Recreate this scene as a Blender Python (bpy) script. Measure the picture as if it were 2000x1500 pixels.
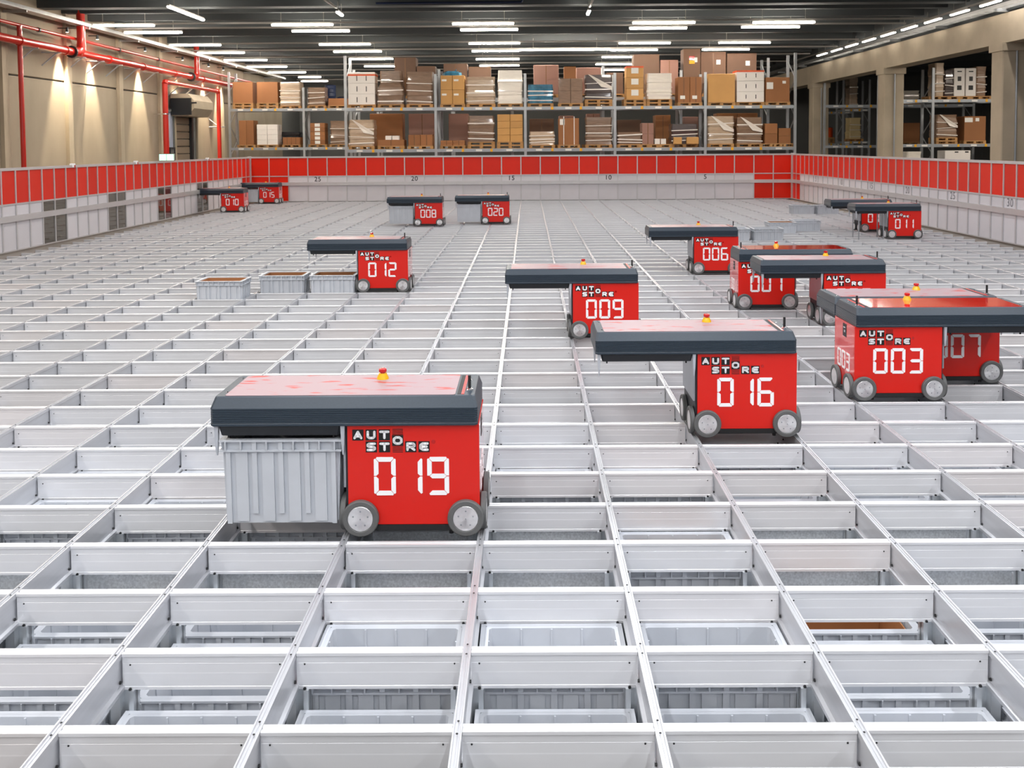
import bpy, bmesh, math, random
from mathutils import Vector, Matrix
random.seed(7)
SC = bpy.context.scene
COL = SC.collection
for o in list(bpy.data.objects):
    bpy.data.objects.remove(o)
PI = math.pi

# ------------------------------------------------------------------ camera
CF, CX, CY = 1795.61, 1024.35, 369.07          # focal length and principal point of a 2000x1500 frame
YAW, PITCH, ROLL, CH = 0.00402, 0.04884, -0.00642, 2.0426
_r = Vector((math.cos(YAW), math.sin(YAW), 0)); _f = Vector((-math.sin(YAW), math.cos(YAW), 0)); _u = Vector((0, 0, 1))
_f2 = _f*math.cos(PITCH) - _u*math.sin(PITCH); _u2 = _u*math.cos(PITCH) + _f*math.sin(PITCH)
CR = _r*math.cos(ROLL) + _u2*math.sin(ROLL); CU = _u2*math.cos(ROLL) - _r*math.sin(ROLL); CFW = _f2
cam = bpy.data.cameras.new('camera'); camo = bpy.data.objects.new('camera', cam); COL.objects.link(camo)
camo.matrix_world = Matrix(((CR.x, CU.x, -CFW.x, 0), (CR.y, CU.y, -CFW.y, 0), (CR.z, CU.z, -CFW.z, CH), (0, 0, 0, 1)))
cam.sensor_width = 36; cam.lens = CF/2000*36
cam.shift_x = -(CX-1000)/2000; cam.shift_y = (CY-750)/2000
cam.dof.use_dof = True; cam.dof.focus_distance = 6.0; cam.dof.aperture_fstop = 8.0
cam.clip_end = 300; cam.clip_start = .05
SC.camera = camo

def ray(x, y): return CFW + CR*((x-CX)/CF) - CU*((y-CY)/CF)
def at(x, y, Y):                                # the point of the plane at depth Y seen in direction (x, y)
    d = ray(x, y); t = Y/d.y
    return Vector((d.x*t, Y, CH+d.z*t))

# ------------------------------------------------------------------ light and exposure
SC.view_settings.view_transform = 'Standard'; SC.view_settings.look = 'None'
SC.view_settings.gamma = 1; SC.view_settings.use_curve_mapping = False
SC.view_settings.exposure = 0.0
wd = bpy.data.worlds.new('world'); SC.world = wd; wd.use_nodes = True
wd.node_tree.nodes['Background'].inputs[0].default_value = (.75, .85, 1, 1)
wd.node_tree.nodes['Background'].inputs[1].default_value = 0.02
LAMP_Z = 6.4
def area(name, loc, sx, sy, power, col=(1, .97, .95), rot=(0, 0, 0), spread=PI):
    l = bpy.data.lights.new(name, 'AREA'); l.shape = 'RECTANGLE'; l.size = sx; l.size_y = sy
    l.energy = power; l.color = col; l.spread = spread
    o = bpy.data.objects.new(name, l); COL.objects.link(o); o.location = loc; o.rotation_euler = rot
    return o
# the hall's strip lights over the near grid (above and behind the frame), one row per bay
for x, p, c in ((-11.4, 900, (1, .90, .80)), (-6.3, 850, (1, .95, .90)), (-2.1, 850, (.97, .98, 1)), (2.0, 850, (.95, .97, 1)), (6.2, 800, (.96, .97, 1)), (10.4, 650, (1, .96, .95))):
    area('strip_row_light', (x, 0, LAMP_Z), .12, 18, p*.78, c); area('strip_row_light', (x, 18, LAMP_Z), .12, 18, p*.40, c)
# added cool fill light behind the camera, for the faces turned towards it
area('window_daylight', (0, -13.8, 4.2), 32, 3.6, 300, (.90, .95, 1), rot=(PI/2, 0, 0))
area('strip_row_light', (14.1, 13, LAMP_Z), .12, 30, 500, (1, .93, .86))
area('strip_row_light', (22, 36, 6.2), 8, .15, 450, (1, .9, .78))
area('strip_row_light', (22, 30, 6.2), 8, .15, 350, (1, .9, .78))

# ------------------------------------------------------------------ materials
def lin(c): return c/12.92 if c <= .04045 else ((c+.055)/1.055)**2.4
def rgb(r, g, b): return (lin(r/255), lin(g/255), lin(b/255), 1)
MATS = {}
def mat(name, col, rough=.5, metal=0., coat=0., bump=0., bscale=40., var=0., vscale=3., emit=0., obj_var=0., spec=.5, stretch=(1, 1, 1)):
    m = bpy.data.materials.new(name); m.use_nodes = True; nt = m.node_tree; N = nt.nodes; b = N['Principled BSDF']
    b.inputs['Base Color'].default_value = col; b.inputs['Roughness'].default_value = rough
    b.inputs['Metallic'].default_value = metal; b.inputs['Coat Weight'].default_value = coat
    b.inputs['Coat Roughness'].default_value = .05; b.inputs['Specular IOR Level'].default_value = spec
    tc = mp = None
    if bump or var:
        tc = N.new('ShaderNodeTexCoord'); mp = N.new('ShaderNodeMapping'); mp.inputs['Scale'].default_value = stretch
        nt.links.new(tc.outputs['Object'], mp.inputs[0])
    src = None
    if var:
        n = N.new('ShaderNodeTexNoise'); n.inputs['Scale'].default_value = vscale; n.inputs['Detail'].default_value = 4
        nt.links.new(mp.outputs[0], n.inputs['Vector'])
        r = N.new('ShaderNodeMapRange'); r.inputs[1].default_value = .3; r.inputs[2].default_value = .7
        r.inputs[3].default_value = 1-var; r.inputs[4].default_value = 1+var*.6
        nt.links.new(n.outputs[0], r.inputs[0])
        mx = N.new('ShaderNodeMix'); mx.data_type = 'RGBA'; mx.blend_type = 'MULTIPLY'; mx.inputs[0].default_value = 1
        mx.inputs[6].default_value = col; nt.links.new(r.outputs[0], mx.inputs[7]); src = mx.outputs[2]
    if obj_var:
        oi = N.new('ShaderNodeObjectInfo'); h = N.new('ShaderNodeHueSaturation')
        r1 = N.new('ShaderNodeMapRange'); r1.inputs[3].default_value = 1-obj_var; r1.inputs[4].default_value = 1+obj_var*.5
        nt.links.new(oi.outputs['Random'], r1.inputs[0]); nt.links.new(r1.outputs[0], h.inputs['Value'])
        if src is not None: nt.links.new(src, h.inputs['Color'])
        else: h.inputs['Color'].default_value = col
        src = h.outputs[0]
    if src is not None: nt.links.new(src, b.inputs['Base Color'])
    if bump:
        n = N.new('ShaderNodeTexNoise'); n.inputs['Scale'].default_value = bscale; n.inputs['Detail'].default_value = 3
        nt.links.new(mp.outputs[0], n.inputs['Vector'])
        bp = N.new('ShaderNodeBump'); bp.inputs['Strength'].default_value = bump; bp.inputs['Distance'].default_value = .02
        nt.links.new(n.outputs[0], bp.inputs['Height']); nt.links.new(bp.outputs[0], b.inputs['Normal'])
    if emit:
        b.inputs['Emission Color'].default_value = col; b.inputs['Emission Strength'].default_value = emit
    MATS[name] = m; return m
mat('aluminium', (.80, .805, .83, 1), .36, .30, var=.04, vscale=2, stretch=(1, 8, 8), obj_var=.08)
mat('aluminium_rail', (.62, .63, .66, 1), .34, .6, var=.06, vscale=5, stretch=(6, .4, 6))
mat('post_metal', (.62, .65, .68, 1), .38, .7, var=.12, vscale=6)
mat('galvanised', (.76, .79, .82, 1), .42, .3, var=.22, vscale=90)
mat('bin_plastic', rgb(194, 198, 205), .42, var=.05, vscale=6, obj_var=.12)
mat('robot_red', rgb(212, 27, 14), .36, coat=.12, spec=.4, var=.03, vscale=300)
mat('robot_red_gloss', rgb(222, 30, 16), .08, coat=1.)
mat('lid_plastic', rgb(42, 54, 66), .42, var=.10, vscale=120)
mat('dark_frame', rgb(30, 33, 38), .45)
mat('black_rubber', rgb(24, 25, 27), .6)
mat('tyre', rgb(92, 93, 93), .6, var=.08, vscale=20)
mat('wheel_metal', (.90, .90, .91, 1), .33, .9, var=.06, vscale=60)
nt = MATS['wheel_metal'].node_tree; tg = nt.nodes.new('ShaderNodeTangent'); tg.direction_type = 'RADIAL'; tg.axis = 'Y'
b = nt.nodes['Principled BSDF']; b.inputs['Anisotropic'].default_value = .8; nt.links.new(tg.outputs[0], b.inputs['Tangent'])
mat('grey_metal', (.42, .44, .47, 1), .32, .8, var=.08, vscale=4)
mat('white_print', rgb(244, 244, 246), .5)
mat('black_print', rgb(14, 14, 15), .45)
mat('grey_print', rgb(120, 120, 126), .5)
mat('clip_plastic', rgb(178, 182, 190), .35)
mat('signal_yellow', rgb(240, 180, 20), .3, coat=.5)
mat('signal_red', rgb(190, 20, 18), .25, coat=.5)
mat('chrome', (.85, .85, .86, 1), .12, 1.)
mat('fence_frame', (.60, .59, .60, 1), .4, .5, var=.04)
mat('fence_white', rgb(214, 211, 216), .34, var=.03, obj_var=.06)
mat('fence_red', rgb(226, 38, 10), .36, spec=.35, var=.03, obj_var=.10)
mat('concrete', rgb(186, 172, 150), .85, bump=.12, bscale=9, var=.12, vscale=1.2)
mat('concrete_panel', rgb(164, 151, 132), .85, bump=.1, bscale=9, var=.10, vscale=1.0, obj_var=.06, stretch=(1, 1, .4))
mat('roof_concrete', rgb(78, 82, 84), .9, var=.18, vscale=.6, bump=.1, bscale=6, stretch=(.3, 1, 1))
mat('hall_grey', rgb(112, 113, 112), .85, var=.08, vscale=.4)
mat('floor_grey', rgb(96, 95, 93), .6, var=.1, vscale=.7)
mat('deck_grey', rgb(150, 142, 134), .6, .2, var=.1, vscale=3)
mat('pipe_red', rgb(196, 34, 20), .32, coat=.4, var=.06, vscale=2)
mat('tray_metal', (.62, .62, .62, 1), .3, .85, var=.1, vscale=3)
mat('rack_steel', (.42, .44, .46, 1), .45, .55, var=.1, vscale=3)
mat('beam_steel', (.40, .43, .47, 1), .45, .5, var=.08, vscale=3)
mat('tag_yellow', rgb(240, 176, 24), .5)
mat('pallet_wood', rgb(186, 140, 88), .75, var=.22, vscale=5, obj_var=.2)
mat('carton_brown', rgb(162, 108, 66), .7, var=.06, vscale=2, obj_var=.18)
mat('carton_gold', rgb(206, 156, 92), .65, var=.05, vscale=2, obj_var=.10)
mat('carton_pink', rgb(160, 120, 106), .7, var=.05, vscale=2, obj_var=.12)
mat('carton_dark', rgb(112, 84, 66), .7, var=.08, vscale=2, obj_var=.2)  # dark cartons, and browns dimmed in colour for weak light on the rear rack
mat('carton_white', rgb(240, 234, 228), .6, var=.03, vscale=2)
mat('tape_brown', rgb(120, 82, 48), .3)
mat('paper_label', rgb(238, 236, 230), .6)
mat('strap_orange', rgb(232, 92, 40), .5)
mat('wrap_beige', rgb(196, 172, 146), .3, bump=.5, bscale=5, var=.14, vscale=5, stretch=(.7, .7, 3), coat=.6, obj_var=.15)
mat('wrap_brown', rgb(146, 118, 96), .3, bump=.55, bscale=5, var=.18, vscale=5, stretch=(.7, .7, 3), coat=.7, obj_var=.2)
mat('wrap_white', rgb(240, 232, 220), .3, bump=.35, bscale=5, var=.05, vscale=5, stretch=(.7, .7, 3), coat=.6)
mat('wrap_dark', rgb(78, 66, 64), .3, bump=.5, bscale=5, var=.2, vscale=5, stretch=(.7, .7, 3), coat=.7)
mat('film_blue', rgb(60, 120, 150), .2, bump=.6, bscale=6, var=.45, vscale=4, coat=.8)
mat('plastic_blue', rgb(20, 38, 74), .4)
mat('plastic_black', rgb(34, 36, 42), .3, bump=.3, bscale=6)
mat('plastic_orange', rgb(226, 82, 24), .4)
mat('sack_cream', rgb(222, 200, 150), .6, bump=.4, bscale=6)
mat('lamp_body', rgb(150, 146, 140), .5)
mat('shutter', rgb(150, 134, 116), .5, .1)
mat('door_blue', rgb(176, 184, 206), .4)
mat('stretch_shine', rgb(244, 236, 226), .12, bump=.4, bscale=8, coat=1.)
m = mat('lamp_glow', (1, .92, .80, 1), emit=125.0); m = mat('soft_lamp_glow', (1, .93, .82, 1), emit=14.0); m = mat('lens_glow', (1, .9, .75, 1), emit=15.0)
m = mat('exit_glow', (.55, 1, .74, 1), emit=1.1)
# some of the short rails are mixed with a faint warm tint, picked at random
nt = MATS['aluminium'].node_tree; N = nt.nodes; b = N['Principled BSDF']; src = b.inputs['Base Color'].links[0].from_socket
oi = N.new('ShaderNodeObjectInfo'); m1 = N.new('ShaderNodeMath'); m1.operation = 'MULTIPLY'; m1.inputs[1].default_value = 7.3; nt.links.new(oi.outputs['Random'], m1.inputs[0])
m2 = N.new('ShaderNodeMath'); m2.operation = 'FRACT'; nt.links.new(m1.outputs[0], m2.inputs[0])
mr = N.new('ShaderNodeMapRange'); mr.inputs[1].default_value = .7; mr.inputs[2].default_value = 1; mr.inputs[3].default_value = 0; mr.inputs[4].default_value = .6; nt.links.new(m2.outputs[0], mr.inputs[0])
mx = N.new('ShaderNodeMix'); mx.data_type = 'RGBA'; mx.inputs[7].default_value = (.84, .77, .75, 1); nt.links.new(mr.outputs[0], mx.inputs[0]); nt.links.new(src, mx.inputs[6]); nt.links.new(mx.outputs[2], b.inputs['Base Color'])
# pale protective film on the robots' red covers, red showing through where it has lifted
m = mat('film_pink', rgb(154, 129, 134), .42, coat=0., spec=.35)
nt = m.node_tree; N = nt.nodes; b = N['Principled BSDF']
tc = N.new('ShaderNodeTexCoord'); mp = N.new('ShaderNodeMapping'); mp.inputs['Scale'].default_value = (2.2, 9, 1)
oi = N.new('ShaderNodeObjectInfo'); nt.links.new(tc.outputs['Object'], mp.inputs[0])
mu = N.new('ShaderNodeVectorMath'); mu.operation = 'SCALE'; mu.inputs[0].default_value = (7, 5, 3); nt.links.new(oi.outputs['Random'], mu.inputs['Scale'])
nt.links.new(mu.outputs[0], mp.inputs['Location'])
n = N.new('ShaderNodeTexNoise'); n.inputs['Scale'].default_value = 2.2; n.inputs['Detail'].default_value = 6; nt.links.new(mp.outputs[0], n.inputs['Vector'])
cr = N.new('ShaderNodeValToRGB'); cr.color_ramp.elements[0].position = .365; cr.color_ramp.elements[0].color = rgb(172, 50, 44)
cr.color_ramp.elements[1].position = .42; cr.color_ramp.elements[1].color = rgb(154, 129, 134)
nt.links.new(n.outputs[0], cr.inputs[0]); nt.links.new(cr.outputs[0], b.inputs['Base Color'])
# clear glass of the fence doors
m = mat('glass', (.24, .235, .22, 1), .02); b = m.node_tree.nodes['Principled BSDF']
b.inputs['Transmission Weight'].default_value = .92; b.inputs['IOR'].default_value = 1.8

# ------------------------------------------------------------------ mesh helpers
class MB:
    def __init__(s): s.v = []; s.f = []
    def add(s, vs, fs):
        k = len(s.v); s.v += [tuple(v) for v in vs]; s.f += [tuple(i+k for i in f) for f in fs]; return s
    def box(s, x0, x1, y0, y1, z0, z1):
        return s.add([(x0, y0, z0), (x1, y0, z0), (x1, y1, z0), (x0, y1, z0), (x0, y0, z1), (x1, y0, z1), (x1, y1, z1), (x0, y1, z1)],
                     [(0, 3, 2, 1), (4, 5, 6, 7), (0, 1, 5, 4), (1, 2, 6, 5), (2, 3, 7, 6), (3, 0, 4, 7)])
    def rings(s, rs, cap=True):                   # loft of equal rings given bottom to top, counterclockwise from above
        k = len(s.v); n = len(rs[0])
        for r in rs: s.v += [tuple(p) for p in r]
        for a in range(len(rs)-1):
            for i in range(n):
                j = (i+1) % n
                s.f.append((k+a*n+i, k+a*n+j, k+(a+1)*n+j, k+(a+1)*n+i))
        if cap:
            s.f.append(tuple(k+i for i in reversed(range(n)))); s.f.append(tuple(k+(len(rs)-1)*n+i for i in range(n)))
        return s
    def tube(s, p, q, r, n=10, r2=None):
        p = Vector(p); q = Vector(q); d = (q-p).normalized(); a = d.orthogonal().normalized(); b = d.cross(a)
        r2 = r if r2 is None else r2
        c = [a*math.cos(2*PI*i/n)+b*math.sin(2*PI*i/n) for i in range(n)]
        return s.rings([[p+v*r for v in c], [q+v*r2 for v in c]])
    def lathe(s, axis, c, prof, n=28):            # prof: (offset along axis, radius); closed at the ends when radius is 0
        c = Vector(c); ax = {'x': Vector((1, 0, 0)), 'y': Vector((0, 1, 0)), 'z': Vector((0, 0, 1))}[axis]
        a = ax.orthogonal().normalized(); b = ax.cross(a)
        rs = [[c+ax*t+(a*math.cos(2*PI*i/n)+b*math.sin(2*PI*i/n))*r for i in range(n)] for t, r in prof]
        return s.rings(rs)
    def xprofile(s, pts, x0, x1):                 # (y,z) outline, extruded along x
        n = len(pts); k = len(s.v)
        s.v += [(x0, y, z) for y, z in pts]+[(x1, y, z) for y, z in pts]
        for i in range(n):
            j = (i+1) % n; s.f.append((k+i, k+j, k+n+j, k+n+i))
        s.f.append(tuple(k+i for i in reversed(range(n)))); s.f.append(tuple(k+n+i for i in range(n))); return s
    def yprofile(s, pts, y0, y1):                 # (x,z) outline, extruded along y
        n = len(pts); k = len(s.v)
        s.v += [(x, y0, z) for x, z in pts]+[(x, y1, z) for x, z in pts]
        for i in range(n):
            j = (i+1) % n; s.f.append((k+i, k+n+i, k+n+j, k+j))
        s.f.append(tuple(k+i for i in range(n))); s.f.append(tuple(k+n+i for i in reversed(range(n)))); return s
    def mirror(s, w):
        m = MB(); m.v = [(w-x, y, z) for x, y, z in s.v]; m.f = [tuple(reversed(f)) for f in s.f]; return m
    def mesh(s, name, material, smooth=False, fix=True):
        me = bpy.data.meshes.new(name); me.from_pydata(s.v, [], s.f); me.materials.append(MATS[material])
        if fix:
            bm = bmesh.new(); bm.from_mesh(me); bmesh.ops.recalc_face_normals(bm, faces=bm.faces); bm.to_mesh(me); bm.free()
        if smooth:
            for p in me.polygons: p.use_smooth = True
            try: me.set_sharp_from_angle(angle=math.radians(35))
            except Exception: pass
        return me
def rect(x0, x1, y0, y1, z, c=0.):
    if not c: return [(x0, y0, z), (x1, y0, z), (x1, y1, z), (x0, y1, z)]
    return [(x0+c, y0, z), (x1-c, y0, z), (x1, y0+c, z), (x1, y1-c, z), (x1-c, y1, z), (x0+c, y1, z), (x0, y1-c, z), (x0, y0+c, z)]
def tag(o, label=None, cat=None, group=None, kind=None):
    if label: o['label'] = label
    if cat: o['category'] = cat
    if group: o['group'] = group
    if kind: o['kind'] = kind
    return o
def link(name, me, parent=None, loc=None, rot=None):
    o = bpy.data.objects.new(name, me); COL.objects.link(o)
    if parent: o.parent = parent
    if loc: o.location = loc
    if rot: o.rotation_euler = rot
    return o
def part(name, mb, material, parent=None, smooth=False, loc=None, rot=None):
    return link(name, mb.mesh(name, material, smooth), parent, loc, rot)
def thing(name, loc, label, cat, group=None, rz=0, kind=None):
    o = bpy.data.objects.new(name, None); COL.objects.link(o); o.location = loc; o.rotation_euler = (0, 0, rz); o.empty_display_size = .1
    return tag(o, label, cat, group, kind)
def box_mb(*a): return MB().box(*a)
ORD = ['first', 'second', 'third', 'fourth', 'fifth', 'sixth', 'seventh', 'eighth', 'ninth', 'tenth', 'eleventh', 'twelfth', 'thirteenth', 'fourteenth', 'fifteenth', 'sixteenth', 'seventeenth', 'eighteenth', 'nineteenth', 'twentieth']

W, L = .705, .50                                  # pitch of the grid cells
GX, GY = -.2587, 3.1253                           # a crossing of the grid
def X(i): return GX+W*i
def Y(j): return GY+L*j
XL, XR, YB = X(-14), X(14), 33.43
FLOOR = -5.2

# ------------------------------------------------------------------ structure: hall
def struct(name, mb, material): return tag(part(name, mb, material), kind='structure')
struct('floor', box_mb(-17, 32, -14, 66, FLOOR-.2, FLOOR), 'floor_grey')
struct('wall_back', box_mb(-17, 32, 65, 65.3, FLOOR, 8), 'hall_grey')
struct('wall_front', box_mb(-17, 32, -14.3, -14, FLOOR, 8), 'hall_grey')
struct('wall_right', box_mb(32, 32.3, -14, 65, FLOOR, 8), 'hall_grey')
# left wall of precast panels, pieces with recessed joints
wl = struct('wall_left', box_mb(-16.5, -16.1, -14, 65, FLOOR, 8), 'hall_grey')
WX = -16.0
def wall_piece(y0, y1, z0, z1, name='concrete_panel'):
    mb = MB().rings([[(WX-.12, y0, z0), (WX-.12, y1, z0), (WX-.12, y1, z1), (WX-.12, y0, z1)], [(WX-.03, y0, z0), (WX-.03, y1, z0), (WX-.03, y1, z1), (WX-.03, y0, z1)],
                     [(WX, y0+.02, z0+.02), (WX, y1-.02, z0+.02), (WX, y1-.02, z1-.02), (WX, y0+.02, z1-.02)]])
    part(name, mb, 'concrete_panel', wl)
ys = [-14]+[4*k for k in range(-3, 16)]
for y0, y1 in zip(ys, ys[1:]):
    if y0 in (40, 44): continue
    wall_piece(y0+.02, y1-.02, FLOOR, 4.27); wall_piece(y0+.02, y1-.02, 4.31, 7.4)
wall_piece(40.02, 47.98, 4.9, 7.4); wall_piece(40.02, 40.5, FLOOR, 4.88); wall_piece(44.6, 47.98, FLOOR, 4.88)
for y in (28.05, 32.0, 36.05, 40.0, 48.0):
    part('pilaster', box_mb(WX-.02, WX+.12, y-.16, y+.16, FLOOR, 7.4), 'concrete', wl)

# roof: slab, ribs and the deep girder at the near end
ce = struct('ceiling', box_mb(-17, 32, -14, 66, 7.5, 7.7), 'roof_concrete')
def rib(y, w, z0, x0=-16, x1=14.4, name='roof_rib'):
    part(name, MB().xprofile([(y-w/2, z0), (y+w/2, z0), (y+w/2+.06, 7.5), (y-w/2-.06, 7.5)], x0, x1), 'roof_concrete', ce)
for y in [31.9, 33.8, 36.0, 38.6, 41.2, 43.2, 45.2, 47.0, 48.9, 50.7, 52.5, 54.5, 56.5, 60, 63]:
    rib(y, .26, 6.62)
rib(30.45, .5, 6.58, name='roof_girder')
for y in (24, 27): rib(y, .26, 6.62)
for k in range(9):
    rib(31+4*k, .3, 6.5, 15.2, 32)
# girder on columns along the right side
gr = struct('trim_1', MB().yprofile([(14.5, 5.02), (15.2, 5.02), (15.2, 5.92), (14.5, 5.92)], 10, 64), 'concrete')
part('upper_ledge', box_mb(14.62, 15.1, 10, 64, 5.92, 7.5), 'roof_concrete', gr)
for y, nm in ((19.2, 'trim_2'), (28.5, 'trim_3'), (37.8, 'trim_4'), (47.1, 'trim_5')):
    c = struct(nm, MB().rings([rect(14.45, 15.25, y-.35, y+.35, FLOOR, .03), rect(14.45, 15.25, y-.35, y+.35, 5.02, .03)]), 'concrete')
    part('column_head', box_mb(14.4, 15.3, y-.42, y+.42, 4.78, 5.02), 'concrete', c)
    part('downpipe', MB().tube((14.86, y-.38, FLOOR), (14.86, y-.38, 5.9), .03, 8), 'rack_steel', c)

# ------------------------------------------------------------------ the grid
grid = thing('storage_grid', (0, 0, 0), 'vast flat white aluminium rail grid with open rectangular cells inside the red fence', 'grid')
RH = .150
xp = [(-.023, 0), (-.023, -.012), (-.017, -.016), (-.017, -.040), (-.0155, -.0402), (-.0155, -.0425), (-.0162, -.0435), (-.0168, -.080), (-.0174, -.085), (-.0174, -.136), (-.0190, -.138), (-.0190, -RH)]
xp = xp+[(-y, z) for y, z in reversed(xp)]
xp.insert(len(xp), (.008, 0)); xp.insert(len(xp), (.006, -.005)); xp.insert(len(xp), (-.006, -.005)); xp.insert(len(xp), (-.008, 0))
seg = W-.036
seg_me = MB().xprofile(xp, -seg/2, seg/2).mesh('cross_rail', 'aluminium')
I0, I1, J1 = -14, 14, 60
def seen_cols(j, margin=.6):
    y = Y(j); return [i for i in range(I0, I1) if X(i+1) > -1030/1795*y-margin and X(i) < 976/1795*y+margin]
cells = []
for j in range(0, J1+1):
    for i in seen_cols(j, 0.): cells.append((i, j))
single = set(cells[:298])
for i, j in cells[:298]:
    link('cross_rail', seg_me, grid, (X(i)+W/2, Y(j), 0))
rest = MB()
for j in range(-4, J1+1):
    for i in range(I0, I1):
        if (i, j) in single: continue
        x0 = X(i)+.018 if i > I0 else X(i)+.35; x1 = X(i+1)-.018 if i < I1-1 else X(i+1)-.31
        if j > 36: rest.box(x0, x1, Y(j)-.021, Y(j)+.021, -RH, 0)
        else: rest.box(x0, x1, Y(j)-.017, Y(j)+.017, -RH, -.012).box(x0, x1, Y(j)-.023, Y(j)+.023, -.012, 0)
tag(part('far_cross_rail', rest, 'aluminium', grid), kind='stuff')
yp = [(-.017, .002), (-.017, -.022), (-.011, -.026), (-.011, -.128), (-.026, -.134), (-.026, -RH), (.026, -RH), (.026, -.134), (.011, -.128), (.011, -.026), (.017, -.022), (.017, .002), (.011, .002), (.009, -.004), (.001, -.004), (.001, .000), (-.001, .000), (-.001, -.004), (-.009, -.004), (-.011, .002)]
yl_me = MB().yprofile(yp, Y(-4)-.3, Y(J1)+.2).mesh('long_rail', 'aluminium_rail')
for i in range(I0+1, I1):
    link('long_rail', yl_me, grid, (X(i), 0, 0))
# posts under the crossings, guide corners proud of the core
pp = MB().box(-.066, .066, -.012, .012, FLOOR, -RH)
pp.box(-.02, .02, -.05, .05, FLOOR, -RH)
for sx in (-1, 1):
    pp.box(sx*.056-.01, sx*.056+.01, -.03, .03, FLOOR, -RH)
post_me = pp.mesh('post', 'post_metal')
for j in range(0, 12):
    for i in seen_cols(j):
        if i > I0: link('post', post_me, grid, (X(i), Y(j), 0))
far = MB()
for j in range(14, J1+1, 2):
    for i in range(I0+1, I1, 2): far.box(X(i)-.05, X(i)+.05, Y(j)-.03, Y(j)+.03, FLOOR, -RH)
tag(part('far_post', far, 'post_metal', grid), kind='stuff')
# rivets and clamp screws at the near crossings
rv = MB()
for j in range(0, 16):
    for i in seen_cols(j):
        if i == I0: continue
        for s in (-1, 1):
            rv.lathe('z', (X(i), Y(j)+s*.035, .0021), [(0, .005), (.0015, .004)], 6)
            rv.lathe('y', (X(i)+s*.05, Y(j)-.0215, -.146), [(0, .007), (-.006, .006)], 6)
            rv.lathe('y', (X(i)+s*.05, Y(j)-.0172, -.048), [(0, .004), (-.002, .003)], 6)
        rv.lathe('x', (X(i)+.0112, Y(j)-.03, -.115), [(0, .007), (.006, .006)], 6)
        rv.lathe('x', (X(i)-.0112, Y(j)-.03, -.115), [(0, .007), (-.006, .006)], 6)
tag(part('rivet', rv, 'black_rubber', grid), kind='stuff')
# maintenance deck strip between the grid and the fence
dk = MB().box(XL, XL+.34, Y(-4), YB, -.07, -.04).box(XR-.3, XR+.02, Y(-4), YB, -.07, -.04).box(XL-.25, XL, Y(-4), YB, -.07, 0).box(XR+.02, XR+.25, Y(-4), YB, -.07, 0)
for n in range(4): part('deck_strip', MB().add(dk.v[8*n:8*n+8], [tuple(q-8*n for q in f) for f in dk.f[6*n:6*n+6]]), 'deck_grey', grid)
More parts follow.
